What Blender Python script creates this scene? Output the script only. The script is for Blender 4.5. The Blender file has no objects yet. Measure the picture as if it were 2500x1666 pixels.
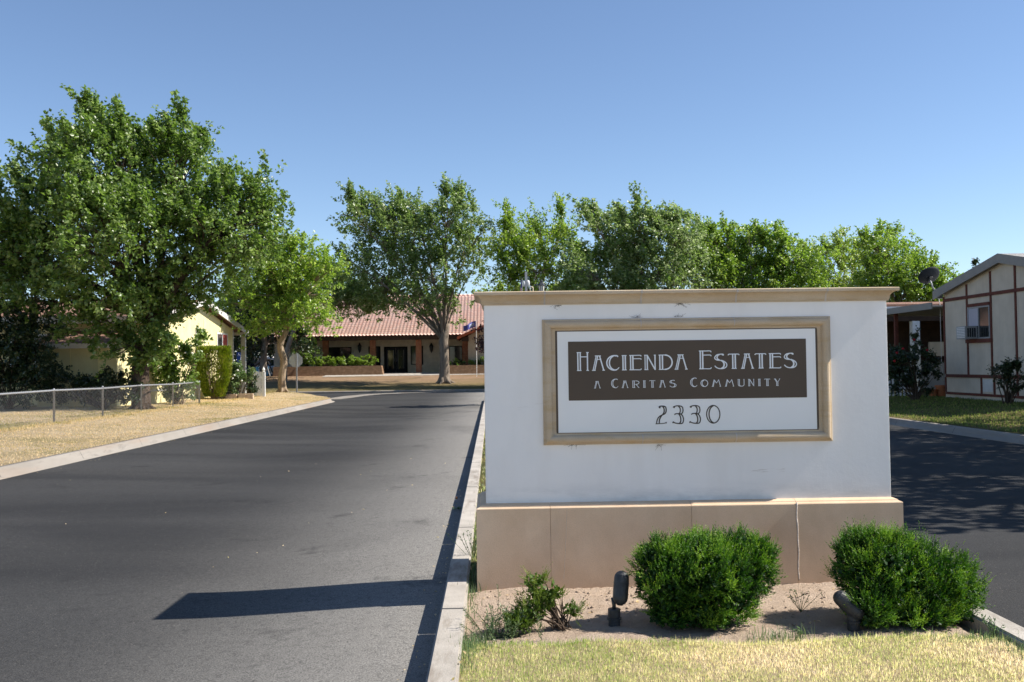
import bpy, bmesh, math, random
import numpy as np
from mathutils import Vector, Matrix, noise

random.seed(7)
RNG = np.random.default_rng(11)
SC = bpy.context.scene
COL = SC.collection
R = math.radians

# ------------------------------------------------------------------ camera
F, W, H = 2430.0, 2500.0, 1666.0
CAM = Vector((0.0, 0.0, 1.6))
ROLL = 0.0135
d = Vector(((1200 - W / 2) / F, -(893 - H / 2) / F, -1)).normalized()     # +Y of the street seen by the camera
hl = Vector((1, ROLL, 0)).normalized()
hl = (hl - d * hl.dot(d)).normalized()                                      # +X
upc = hl.cross(d)                                                          # +Z
RW = Matrix((hl, d, upc))                                                  # camera -> world rotation


def ray(px, py):
    v = Vector(((px - W / 2) / F, -(py - H / 2) / F, -1))
    return RW @ v


def P(px, py, Y):
    r = ray(px, py)
    return CAM + r * (Y / r.y)


def G(px, py, z=0.0):
    r = ray(px, py)
    return CAM + r * ((z - CAM.z) / r.z)


cd = bpy.data.cameras.new('camera')
cam = bpy.data.objects.new('camera', cd)
COL.objects.link(cam)
cam.matrix_world = Matrix.Translation(CAM) @ RW.to_4x4()
cd.sensor_width = 36
cd.lens = F / W * 36
cd.clip_start = 0.05
cd.clip_end = 3000
cd.dof.use_dof = True
cd.dof.focus_distance = 6.8
cd.dof.aperture_fstop = 10.0
SC.camera = cam

# ------------------------------------------------------------------ light
EL, AZ = 44.8, 90.6
wd = bpy.data.worlds.new('World')
SC.world = wd
wd.use_nodes = True
nt = wd.node_tree
sky = nt.nodes.new('ShaderNodeTexSky')
sky.sky_type = 'NISHITA'
sky.sun_disc = False
sky.sun_elevation = R(EL)
sky.sun_rotation = R(AZ)
sky.altitude = 1500
sky.air_density = 1.0
sky.dust_density = 0.3
sky.ozone_density = 4.0
wm = nt.nodes.new('ShaderNodeMix')                    # slightly hazier, less cyan desert air
wm.data_type = 'RGBA'
wm.blend_type = 'MULTIPLY'
wm.inputs[0].default_value = 1
wm.inputs[7].default_value = (1.02, 0.965, 0.93, 1)
nt.links.new(sky.outputs[0], wm.inputs[6])
nt.links.new(wm.outputs[2], nt.nodes['Background'].inputs[0])
nt.nodes['Background'].inputs[1].default_value = 0.086
sl = bpy.data.lights.new('sun', 'SUN')
sl.energy = 4.2
sl.angle = R(0.53)
sl.color = (1.0, 0.94, 0.85)
so = bpy.data.objects.new('sun', sl)
COL.objects.link(so)
sd = Vector((math.sin(R(AZ)) * math.cos(R(EL)), math.cos(R(AZ)) * math.cos(R(EL)), math.sin(R(EL))))
so.rotation_euler = sd.to_track_quat('Z', 'Y').to_euler()
so.location = (20, 0, 30)
vs = SC.view_settings
vs.view_transform = 'Standard'
vs.look = 'None'
vs.gamma = 1
vs.exposure = 1.03
try:
    SC.cycles.max_bounces = 6
    SC.cycles.transparent_max_bounces = 6
    SC.cycles.caustics_reflective = False
    SC.cycles.caustics_refractive = False
except Exception:
    pass


# ------------------------------------------------------------------ materials
def lin(c):
    return tuple(((x / 12.92) if x <= 0.04045 else ((x + 0.055) / 1.055) ** 2.4) for x in c)


class Mat:
    def __init__(s, name, rough=0.8, spec=0.3):
        s.m = bpy.data.materials.new(name)
        s.m.use_nodes = True
        s.t = s.m.node_tree
        s.b = s.t.nodes['Principled BSDF']
        s.b.inputs['Roughness'].default_value = rough
        s.b.inputs['Specular IOR Level'].default_value = spec
        s.pos = s.n('ShaderNodeNewGeometry').outputs['Position']

    def n(s, typ, **kw):
        nd = s.t.nodes.new(typ)
        for k, v in kw.items():
            setattr(nd, k, v)
        return nd

    def l(s, a, b):
        s.t.links.new(a, b)

    def scaled(s, sc):
        if not isinstance(sc, (tuple, list)):
            return s.pos, sc
        mp = s.n('ShaderNodeMapping')
        mp.inputs['Scale'].default_value = sc
        s.l(s.pos, mp.inputs['Vector'])
        return mp.outputs[0], 1.0

    def noise(s, scale, detail=4, rough=0.55, lo=0.35, hi=0.65, dist=0.0):
        v, k = s.scaled(scale)
        nz = s.n('ShaderNodeTexNoise')
        nz.inputs['Scale'].default_value = k
        nz.inputs['Detail'].default_value = detail
        nz.inputs['Roughness'].default_value = rough
        nz.inputs['Distortion'].default_value = dist
        s.l(v, nz.inputs['Vector'])
        mr = s.n('ShaderNodeMapRange')
        mr.inputs[1].default_value = lo
        mr.inputs[2].default_value = hi
        s.l(nz.outputs[0], mr.inputs[0])
        return mr.outputs[0]

    def mix(s, f, a, b):
        mx = s.n('ShaderNodeMix', data_type='RGBA')
        for inp, v in ((mx.inputs[0], f), (mx.inputs[6], a), (mx.inputs[7], b)):
            if isinstance(v, (tuple, list)):
                inp.default_value = (*v[:3], 1)
            elif isinstance(v, (int, float)):
                inp.default_value = v
            else:
                s.l(v, inp)
        return mx.outputs[2]

    def mul(s, a, b):
        m = s.n('ShaderNodeMath', operation='MULTIPLY')
        for i, v in enumerate((a, b)):
            if isinstance(v, (int, float)):
                m.inputs[i].default_value = v
            else:
                s.l(v, m.inputs[i])
        return m.outputs[0]

    def ramp(s, f, stops):
        r = s.n('ShaderNodeValToRGB')
        e = r.color_ramp.elements
        while len(e) < len(stops):
            e.new(0.5)
        for q, (p, c) in zip(e, stops):
            q.position = p
            q.color = (*c[:3], 1)
        s.l(f, r.inputs[0])
        return r.outputs[0]

    def axis(s, i, a, b):
        sp = s.n('ShaderNodeSeparateXYZ')
        s.l(s.pos, sp.inputs[0])
        mr = s.n('ShaderNodeMapRange')
        mr.interpolation_type = 'SMOOTHSTEP'
        mr.inputs[1].default_value = a
        mr.inputs[2].default_value = b
        s.l(sp.outputs[i], mr.inputs[0])
        return mr.outputs[0]

    def color(s, c):
        if isinstance(c, (tuple, list)):
            s.b.inputs['Base Color'].default_value = (*c[:3], 1)
        else:
            s.l(c, s.b.inputs['Base Color'])
        return s

    def bump(s, h, strength=0.3, dist=0.01):
        b = s.n('ShaderNodeBump')
        b.inputs['Strength'].default_value = strength
        b.inputs['Distance'].default_value = dist
        s.l(h, b.inputs['Height'])
        s.l(b.outputs[0], s.b.inputs['Normal'])
        return s


def simple(name, c, rough=0.7, spec=0.3, var=0.15, scale=6.0, bump=0.0, bscale=60.0, metal=0.0):
    m = Mat(name, rough, spec)
    f = m.noise(scale)
    m.color(m.mix(f, tuple(x * (1 - var) for x in c), tuple(min(1, x * (1 + var)) for x in c)))
    m.b.inputs['Metallic'].default_value = metal
    if bump:
        m.bump(m.noise(bscale, 5), bump, 0.01)
    return m.m


MT = {}
# asphalt: dark sealer in sweeping bands, paler towards the median kerb
a = Mat('asphalt', 0.9, 0.12)
bands = a.noise((0.10, 0.30, 1), 3, 0.5, 0.30, 0.70, 0.9)
base = a.mix(bands, (0.029, 0.0295, 0.031), (0.066, 0.066, 0.066))
streak = a.noise((0.07, 0.42, 1), 3, 0.5, 0.48, 0.70, 0.5)
base = a.mix(a.mul(streak, 0.45), base, (0.075, 0.0735, 0.071))
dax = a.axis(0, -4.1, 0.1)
kerb_pale = a.mul(a.mul(dax, dax), a.noise((0.45, 0.22, 1), 3, 0.5, 0.0, 0.45))
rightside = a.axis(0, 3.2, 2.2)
base = a.mix(a.mul(a.mul(kerb_pale, rightside), 0.95), base, (0.33, 0.315, 0.29))
grain = a.noise(95, 3, 0.8, 0.42, 0.62)
base = a.mix(a.mul(grain, 0.62), base, (0.012, 0.012, 0.013))
base = a.mix(a.mul(a.noise(16, 3, 0.7, 0.5, 0.72), 0.30), base, (0.018, 0.018, 0.019))
base = a.mix(a.mul(a.noise(0.9, 5, 0.7, 0.60, 0.68), 0.45), base, (0.020, 0.020, 0.021))
vo = a.n('ShaderNodeTexVoronoi')
vo.inputs['Scale'].default_value = 42
a.l(a.pos, vo.inputs['Vector'])
sp = a.n('ShaderNodeMapRange')
sp.inputs[1].default_value = 0.24
sp.inputs[2].default_value = 0.05
a.l(vo.outputs['Distance'], sp.inputs[0])
base = a.mix(a.mul(a.mul(sp.outputs[0], a.noise(9, 2, 0.5, 0.42, 0.7)), 0.8), base, (0.24, 0.22, 0.195))
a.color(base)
a.bump(a.noise(110, 4, 0.75, 0.25, 0.75), 0.55, 0.006)
MT['asphalt'] = a.m

a = Mat('concrete', 0.85, 0.25)
c = a.mix(a.noise(3, 5), (0.34, 0.31, 0.27), (0.47, 0.43, 0.38))
c = a.mix(a.mul(a.noise((6, 1.2, 6), 5, 0.7, 0.55, 0.72), 0.8), c, (0.20, 0.165, 0.13))
c = a.mix(a.mul(a.noise((2, 0.5, 2), 5, 0.75, 0.56, 0.62), 0.55), c, (0.22, 0.19, 0.16))
c = a.mix(a.mul(a.noise(90, 3, 0.6, 0.5, 0.8), 0.35), c, (0.2, 0.17, 0.14))
a.color(c)
a.bump(a.noise(70, 5, 0.7), 0.35, 0.006)
MT['concrete'] = a.m

a = Mat('bounce_concrete', 0.85, 0.25)  # kept extra pale so the unseen slabs brighten the sign wall
c = a.mix(a.noise(1.2, 5), (0.52, 0.485, 0.43), (0.62, 0.58, 0.52))
c = a.mix(a.mul(a.noise(5, 5, 0.7, 0.52, 0.7), 0.3), c, (0.40, 0.36, 0.31))
a.color(c)
a.bump(a.noise(60, 5, 0.7), 0.3, 0.006)
MT['bounce_concrete'] = a.m

a = Mat('gutter_concrete', 0.85, 0.25)
c = a.mix(a.noise((1.5, 0.4, 2), 5), (0.21, 0.19, 0.165), (0.29, 0.265, 0.235))
c = a.mix(a.mul(a.noise((2, 0.25, 2), 4, 0.6, 0.5, 0.7), 0.5), c, (0.27, 0.19, 0.135))
sp_ = a.n('ShaderNodeSeparateXYZ')
a.l(a.pos, sp_.inputs[0])
fr1 = a.n('ShaderNodeMath', operation='FRACT')
dv_ = a.mul(sp_.outputs[1], 1 / 3.05)
a.l(dv_, fr1.inputs[0])
lt_ = a.n('ShaderNodeMath', operation='LESS_THAN')
lt_.inputs[1].default_value = 0.006
a.l(fr1.outputs[0], lt_.inputs[0])
c = a.mix(a.mul(lt_.outputs[0], 0.75), c, (0.05, 0.045, 0.04))
c = a.mix(a.mul(a.noise((3, 0.8, 3), 6, 0.75, 0.55, 0.63), 0.5), c, (0.13, 0.115, 0.10))
a.color(c)
a.bump(a.noise(50, 5), 0.3, 0.006)
MT['kerb'] = a.m

a = Mat('dry_turf', 0.95, 0.1)
c = a.mix(a.noise((0.5, 0.35, 1), 4, 0.6, 0.3, 0.7), (0.54, 0.41, 0.25), (0.64, 0.52, 0.36))
c = a.mix(a.mul(a.noise(0.35, 4, 0.6, 0.50, 0.68), 0.75), c, (0.25, 0.23, 0.085))
c = a.mix(a.mul(a.noise(22, 5, 0.7, 0.4, 0.7), 0.30), c, (0.34, 0.24, 0.13))
a.color(c)
a.bump(a.noise(28, 6, 0.8), 0.9, 0.05)
MT['dry_turf'] = a.m

a = Mat('green_turf', 0.95, 0.1)
c = a.mix(a.noise(0.5, 4, 0.6, 0.35, 0.65), (0.09, 0.10, 0.03), (0.17, 0.15, 0.06))
c = a.mix(a.mul(a.noise(0.3, 4, 0.6, 0.48, 0.66), 0.7), c, (0.32, 0.23, 0.11))
c = a.mix(a.mul(a.noise(25, 5, 0.7, 0.4, 0.7), 0.4), c, (0.06, 0.06, 0.02))
a.color(c)
a.bump(a.noise(28, 6, 0.8), 0.9, 0.05)
MT['green_turf'] = a.m

a = Mat('park_turf', 0.95, 0.1)
c = a.mix(a.noise(0.3, 4, 0.6, 0.35, 0.65), (0.13, 0.12, 0.05), (0.26, 0.20, 0.09))
c = a.mix(a.mul(a.axis(1, 66, 76), a.noise((0.2, 0.4, 1), 4, 0.6, 0.2, 0.55)), c, (0.40, 0.26, 0.17))
c = a.mix(a.mul(a.noise(9, 5, 0.7, 0.4, 0.7), 0.4), c, (0.12, 0.09, 0.04))
a.color(c)
a.bump(a.noise(20, 6, 0.8), 0.9, 0.05)
MT['park_turf'] = a.m

a = Mat('desert_ground', 0.95, 0.1)
c = a.mix(a.noise(0.08, 5), (0.46, 0.38, 0.28), (0.56, 0.47, 0.36))
a.color(c)
MT['ground'] = a.m

a = Mat('bare_soil', 0.95, 0.1)
c = a.mix(a.noise(5, 6, 0.65, 0.3, 0.7), (0.50, 0.38, 0.28), (0.64, 0.51, 0.40))
c = a.mix(a.mul(a.noise(60, 5, 0.7, 0.45, 0.7), 0.35), c, (0.38, 0.27, 0.19))
a.color(c)
a.bump(a.noise(75, 6, 0.75), 0.9, 0.012)
MT['soil'] = a.m

# white stucco with old scratches
a = Mat('white_stucco', 0.85, 0.2)
c = a.mix(a.noise(1.3, 5), (0.83, 0.815, 0.785), (0.88, 0.865, 0.835))
st = a.mul(a.noise((0.9, 3, 9), 6, 0.75, 0.655, 0.70), a.noise(2.3, 2, 0.5, 0.52, 0.60))
c = a.mix(a.mul(st, 0.38), c, (0.33, 0.27, 0.20))
st2 = a.mul(a.noise((14, 3, 1.6), 6, 0.75, 0.66, 0.71), a.noise(1.7, 2, 0.5, 0.50, 0.58))
c = a.mix(a.mul(st2, 0.35), c, (0.36, 0.31, 0.26))
c = a.mix(a.mul(a.noise((3, 3, 0.5), 5, 0.65, 0.48, 0.75), 0.14), c, (0.52, 0.47, 0.40))
c = a.mix(a.mul(a.axis(2, 0.82, 0.66), a.noise((2.5, 3, 9), 5, 0.7, 0.40, 0.65)), c, (0.66, 0.65, 0.63))
a.color(c)
a.bump(a.noise(22, 6, 0.7), 0.10, 0.006)
MT['stucco'] = a.m

a = Mat('cast_stone', 0.85, 0.2)
c = a.mix(a.noise(3.0, 5, 0.6, 0.3, 0.7), (0.66, 0.475, 0.315), (0.74, 0.56, 0.39))
c = a.mix(a.mul(a.noise((2.6, 2, 1.8), 5, 0.6, 0.45, 0.75), 0.6), c, (0.50, 0.345, 0.21))
c = a.mix(a.mul(a.noise(160, 2, 0.6, 0.45, 0.75), 0.3), c, (0.42, 0.32, 0.23))
a.color(c)
a.bump(a.noise(140, 5, 0.7), 0.25, 0.003)
MT['stone'] = a.m

a = Mat('cap_stone', 0.85, 0.2)
c = a.mix(a.noise(3.0, 5, 0.6, 0.3, 0.7), (0.50, 0.39, 0.265), (0.58, 0.475, 0.345))
c = a.mix(a.mul(a.noise((4, 2, 16), 5, 0.65, 0.5, 0.70), 0.45), c, (0.45, 0.30, 0.13))
c = a.mix(a.mul(a.noise(160, 2, 0.6, 0.45, 0.75), 0.25), c, (0.30, 0.22, 0.14))
a.color(c)
a.bump(a.noise(140, 5, 0.7), 0.25, 0.003)
MT['capstone'] = a.m

MT['mortar'] = simple('mortar', (0.50, 0.45, 0.40), 0.9, bump=0.5, bscale=80)
MT['panel_white'] = simple('painted_white_metal', (0.84, 0.84, 0.82), 0.5, 0.4, 0.02, 2)
MT['panel_brown'] = simple('painted_brown_metal', (0.085, 0.062, 0.043), 0.55, 0.35, 0.05, 2)
MT['letter_white'] = simple('letter_white', (0.78, 0.81, 0.83), 0.5, 0.4, 0.02, 4)
MT['letter_brown'] = simple('letter_brown', (0.060, 0.047, 0.036), 0.55, 0.35, 0.04, 4)
MT['black_plastic'] = simple('weathered_black_plastic', (0.030, 0.033, 0.038), 0.5, 0.45, 0.25, 30, 0.1, 90)
MT['dish_grey'] = simple('dark_grey_paint', (0.018, 0.022, 0.028), 0.7, 0.2, 0.1, 5)
MT['galv'] = simple('galvanised_steel', (0.33, 0.34, 0.36), 0.5, 0.5, 0.15, 30, 0.1, 60, 0.35)
MT['alu'] = simple('sign_back_aluminium', (0.42, 0.44, 0.47), 0.5, 0.5, 0.1, 3, 0, 60, 0.2)
MT['white_paint'] = simple('white_paint', (0.74, 0.74, 0.73), 0.6, 0.35, 0.05, 8)
MT['grey_trim'] = simple('grey_trim', (0.30, 0.285, 0.265), 0.7, 0.3, 0.06, 4)
MT['pale_trim'] = simple('pale_trim', (0.62, 0.60, 0.57), 0.7, 0.3, 0.06, 4)
MT['cream_metal'] = simple('cream_metal', (0.75, 0.68, 0.55), 0.6, 0.3, 0.05, 30)
MT['dark'] = simple('dark_interior', (0.016, 0.015, 0.014), 0.9, 0.1, 0.2, 3)
MT['dark_brown'] = simple('dark_brown_wood', (0.050, 0.030, 0.020), 0.8, 0.2, 0.2, 5)
MT['redtrim'] = simple('red_brown_trim', (0.135, 0.045, 0.032), 0.75, 0.25, 0.15, 6)
MT['tan_siding'] = None
a = Mat('tan_siding', 0.85, 0.2)
c = a.mix(a.noise(2.0, 4), (0.58, 0.50, 0.40), (0.66, 0.575, 0.465))
c = a.mix(a.mul(a.noise((2, 14, 0.3), 3, 0.6, 0.5, 0.7), 0.2), c, (0.42, 0.38, 0.32))
a.color(c)
wv = a.n('ShaderNodeTexWave')
wv.bands_direction = 'Y'
wv.inputs['Scale'].default_value = 2.6
a.l(a.pos, wv.inputs['Vector'])
a.bump(wv.outputs[0], 0.15, 0.01)
MT['tan_siding'] = a.m
a = Mat('yellow_siding', 0.85, 0.2)
c = a.mix(a.noise(2.0, 4), (0.70, 0.62, 0.32), (0.77, 0.695, 0.39))
c = a.mix(a.mul(a.noise((3, 3, 0.5), 4, 0.6, 0.55, 0.75), 0.3), c, (0.48, 0.40, 0.16))
a.color(c)
a.bump(a.noise((30, 30, 4), 5), 0.3, 0.02)
MT['yellow_siding'] = a.m


def shingle(name, c1, c2):
    a = Mat(name, 0.9, 0.15)
    br = a.n('ShaderNodeTexBrick')
    br.inputs['Scale'].default_value = 1.0
    br.inputs['Brick Width'].default_value = 0.45
    br.inputs['Row Height'].default_value = 0.16
    br.inputs['Mortar Size'].default_value = 0.008
    br.inputs['Color1'].default_value = (*c1, 1)
    br.inputs['Color2'].default_value = (*c2, 1)
    br.inputs['Mortar'].default_value = (*[x * 0.4 for x in c1], 1)
    a.l(a.pos, br.inputs['Vector'])
    a.color(a.mix(a.mul(a.noise(14, 4), 0.4), br.outputs[0], c1))
    a.bump(a.noise(40, 4), 0.5, 0.02)
    return a.m


MT['brown_shingle'] = shingle('brown_shingle', (0.22, 0.125, 0.09), (0.33, 0.20, 0.15))
MT['grey_shingle'] = shingle('grey_shingle', (0.30, 0.29, 0.28), (0.40, 0.39, 0.38))


def brick(name, c1, c2, mo, ori):
    a = Mat(name, 0.9, 0.15)
    mp = a.n('ShaderNodeMapping')
    if ori == 'xz':
        mp.inputs['Rotation'].default_value = (R(-90), 0, 0)
    a.l(a.pos, mp.inputs['Vector'])
    br = a.n('ShaderNodeTexBrick')
    br.inputs['Scale'].default_value = 1.0
    br.inputs['Brick Width'].default_value = 0.22
    br.inputs['Row Height'].default_value = 0.075
    br.inputs['Mortar Size'].default_value = 0.008
    br.inputs['Color1'].default_value = (*c1, 1)
    br.inputs['Color2'].default_value = (*c2, 1)
    br.inputs['Mortar'].default_value = (*mo, 1)
    a.l(mp.outputs[0], br.inputs['Vector'])
    a.color(a.mix(a.mul(a.noise(5, 4), 0.5), br.outputs[0], tuple(x * 0.6 for x in c1)))
    return a.m


MT['red_brick'] = brick('red_brick', (0.30, 0.10, 0.055), (0.40, 0.17, 0.09), (0.30, 0.22, 0.17), 'xz')
MT['tan_brick'] = brick('tan_brick', (0.20, 0.115, 0.065), (0.30, 0.18, 0.11), (0.22, 0.16, 0.11), 'xz')
a = Mat('clay_tile', 0.85, 0.2)
c = a.mix(a.noise((3.5, 2.6, 2.6), 3, 0.6, 0.3, 0.7), (0.80, 0.46, 0.365), (0.87, 0.63, 0.53))
c = a.mix(a.mul(a.noise(1.1, 4, 0.6, 0.5, 0.75), 0.5), c, (0.72, 0.56, 0.49))
a.color(c)
MT['tile'] = a.m
MT['clay_red'] = simple('red_clay_trim', (0.36, 0.10, 0.05), 0.8, 0.2, 0.2, 8)
MT['tan_stucco'] = simple('tan_stucco', (0.46, 0.38, 0.29), 0.9, 0.15, 0.08, 3, 0.4, 30)
MT['porch_stucco'] = simple('porch_stucco', (0.72, 0.64, 0.52), 0.9, 0.15, 0.08, 3, 0.4, 30)
MT['terracotta'] = simple('terracotta', (0.45, 0.16, 0.07), 0.85, 0.2, 0.15, 12)
MT['pale_block'] = simple('pale_block', (0.50, 0.38, 0.28), 0.9, 0.2, 0.15, 7, 0.4, 40)
MT['beige_metal'] = simple('beige_metal', (0.52, 0.50, 0.45), 0.6, 0.35, 0.06, 6)
MT['frosted'] = simple('frosted_lantern_glass', (0.62, 0.60, 0.53), 0.35, 0.5, 0.08, 10)
MT['red_cloth'] = simple('red_cloth', (0.45, 0.10, 0.09), 0.85, 0.1, 0.1, 10)
MT['white_cloth'] = simple('white_cloth', (0.75, 0.74, 0.73), 0.85, 0.1, 0.05, 10)
MT['blue_cloth'] = simple('blue_cloth', (0.10, 0.11, 0.40), 0.85, 0.1, 0.15, 4)
MT['pale_blue_cloth'] = simple('pale_blue_cloth', (0.45, 0.50, 0.70), 0.85, 0.1, 0.1, 4)
MT['blue_sign'] = simple('blue_sign_paint', (0.035, 0.085, 0.32), 0.5, 0.4, 0.05, 10)
MT['blue_plastic'] = simple('blue_plastic', (0.10, 0.36, 0.62), 0.5, 0.4, 0.1, 5)
MT['car_dark'] = simple('dark_blue_car_paint', (0.018, 0.02, 0.035), 0.25, 0.6, 0.1, 5)
MT['car_white'] = simple('white_car_paint', (0.72, 0.72, 0.72), 0.25, 0.6, 0.03, 5)
MT['tail_red'] = simple('tail_lamp_red', (0.45, 0.02, 0.02), 0.3, 0.5, 0.05, 5)
MT['tyre'] = simple('tyre_rubber', (0.02, 0.02, 0.02), 0.8, 0.2, 0.1, 5)
MT['flower_white'] = simple('white_petal', (0.80, 0.78, 0.70), 0.7, 0.2, 0.05, 9)
MT['flower_red'] = simple('red_petal', (0.30, 0.015, 0.02), 0.7, 0.2, 0.15, 9)
MT['orange_fruit'] = simple('orange_fruit', (0.55, 0.20, 0.05), 0.5, 0.4, 0.1, 60)


def glassy(name, c=(0.015, 0.017, 0.018)):
    a = Mat(name, 0.06, 0.6)
    a.color(a.mix(a.noise(1.5), c, tuple(x * 1.8 for x in c)))
    return a.m


MT['glass'] = glassy('window_glass')
MT['pale_blind'] = simple('window_blind', (0.42, 0.42, 0.50), 0.35, 0.5, 0.04, 3)


def bark(name, c1, c2):
    a = Mat(name, 0.95, 0.1)
    f = a.noise((9, 9, 1.6), 6, 0.7, 0.3, 0.7)
    a.color(a.mix(f, c1, c2))
    a.bump(f, 0.8, 0.03)
    return a.m


MT['bark_grey'] = bark('grey_bark', (0.13, 0.10, 0.08), (0.30, 0.25, 0.20))
MT['bark_tan'] = bark('tan_bark', (0.20, 0.14, 0.09), (0.40, 0.31, 0.22))
MT['bark_dark'] = bark('dark_bark', (0.045, 0.032, 0.024), (0.13, 0.095, 0.07))


def leafmat(name, dark, mid, light, trans=0.35, rough=0.36, spec=0.6):
    a = Mat(name, rough, spec)
    at = a.n('ShaderNodeAttribute')
    at.attribute_name = 'tone'
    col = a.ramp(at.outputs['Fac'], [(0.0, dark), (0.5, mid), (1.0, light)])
    a.color(col)
    tr = a.n('ShaderNodeBsdfTranslucent')
    hs = a.n('ShaderNodeHueSaturation')
    hs.inputs['Saturation'].default_value = 1.1
    hs.inputs['Value'].default_value = 1.9
    a.l(col, hs.inputs['Color'])
    a.l(hs.outputs[0], tr.inputs['Color'])
    mx = a.n('ShaderNodeMixShader')
    mx.inputs[0].default_value = trans
    a.l(a.b.outputs[0], mx.inputs[1])
    a.l(tr.outputs[0], mx.inputs[2])
    out = a.t.nodes['Material Output']
    a.l(mx.outputs[0], out.inputs['Surface'])
    return a.m


MT['leaf_mulberry'] = leafmat('mulberry_leaf', (0.065, 0.115, 0.02), (0.125, 0.2, 0.038), (0.26, 0.33, 0.12), 0.42)
MT['leaf_yellow'] = leafmat('yellow_green_leaf', (0.12, 0.20, 0.028), (0.22, 0.32, 0.05), (0.36, 0.43, 0.12), 0.47)
MT['leaf_silver'] = leafmat('silvery_leaf', (0.085, 0.14, 0.03), (0.155, 0.23, 0.06), (0.32, 0.37, 0.2), 0.42)
MT['leaf_light'] = leafmat('light_green_leaf', (0.11, 0.19, 0.022), (0.2, 0.29, 0.045), (0.31, 0.37, 0.12), 0.45)
MT['leaf_elm'] = leafmat('elm_leaf', (0.09, 0.165, 0.02), (0.16, 0.255, 0.038), (0.26, 0.34, 0.08), 0.42)
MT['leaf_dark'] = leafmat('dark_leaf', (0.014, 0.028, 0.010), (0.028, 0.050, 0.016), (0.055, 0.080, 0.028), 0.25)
MT['leaf_purple'] = leafmat('purple_leaf', (0.025, 0.010, 0.012), (0.045, 0.016, 0.018), (0.075, 0.03, 0.03), 0.3)
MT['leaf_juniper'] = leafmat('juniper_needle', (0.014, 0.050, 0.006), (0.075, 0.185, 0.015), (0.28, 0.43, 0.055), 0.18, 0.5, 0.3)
MT['leaf_juniper_old'] = leafmat('yellowing_juniper', (0.07, 0.119, 0.0168), (0.14, 0.196, 0.028), (0.238, 0.294, 0.063), 0.25, 0.5, 0.3)
MT['leaf_thuja'] = leafmat('arborvitae_spray', (0.08, 0.12, 0.016), (0.184, 0.248, 0.0224), (0.272, 0.192, 0.064), 0.25, 0.6, 0.2)
MT['leaf_rose'] = leafmat('rose_leaf', (0.078, 0.13, 0.0455), (0.143, 0.208, 0.078), (0.221, 0.273, 0.13), 0.3)
MT['leaf_weed'] = leafmat('weed_leaf', (0.075, 0.1275, 0.0525), (0.1275, 0.195, 0.0825), (0.21, 0.27, 0.12), 0.3)
MT['blade'] = leafmat('grass_blade', (0.20, 0.30, 0.06), (0.68, 0.64, 0.33), (0.86, 0.73, 0.54), 0.5, 0.7, 0.15)
MT['dry_blade'] = leafmat('dry_grass_blade', (0.30, 0.27, 0.10), (0.58, 0.45, 0.25), (0.68, 0.55, 0.36), 0.4, 0.8, 0.1)
MT['green_blade'] = leafmat('green_grass_blade', (0.07, 0.12, 0.025), (0.15, 0.19, 0.05), (0.32, 0.29, 0.12), 0.35, 0.7, 0.15)
MT['needle_core'] = simple('old_needle', (0.030, 0.032, 0.012), 0.95, 0.05, 0.3, 30)


# ------------------------------------------------------------------ object helpers
def wloc(o):
    v = Vector((0, 0, 0))
    while o is not None:
        v += o.location
        o = o.parent
    return v


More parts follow.
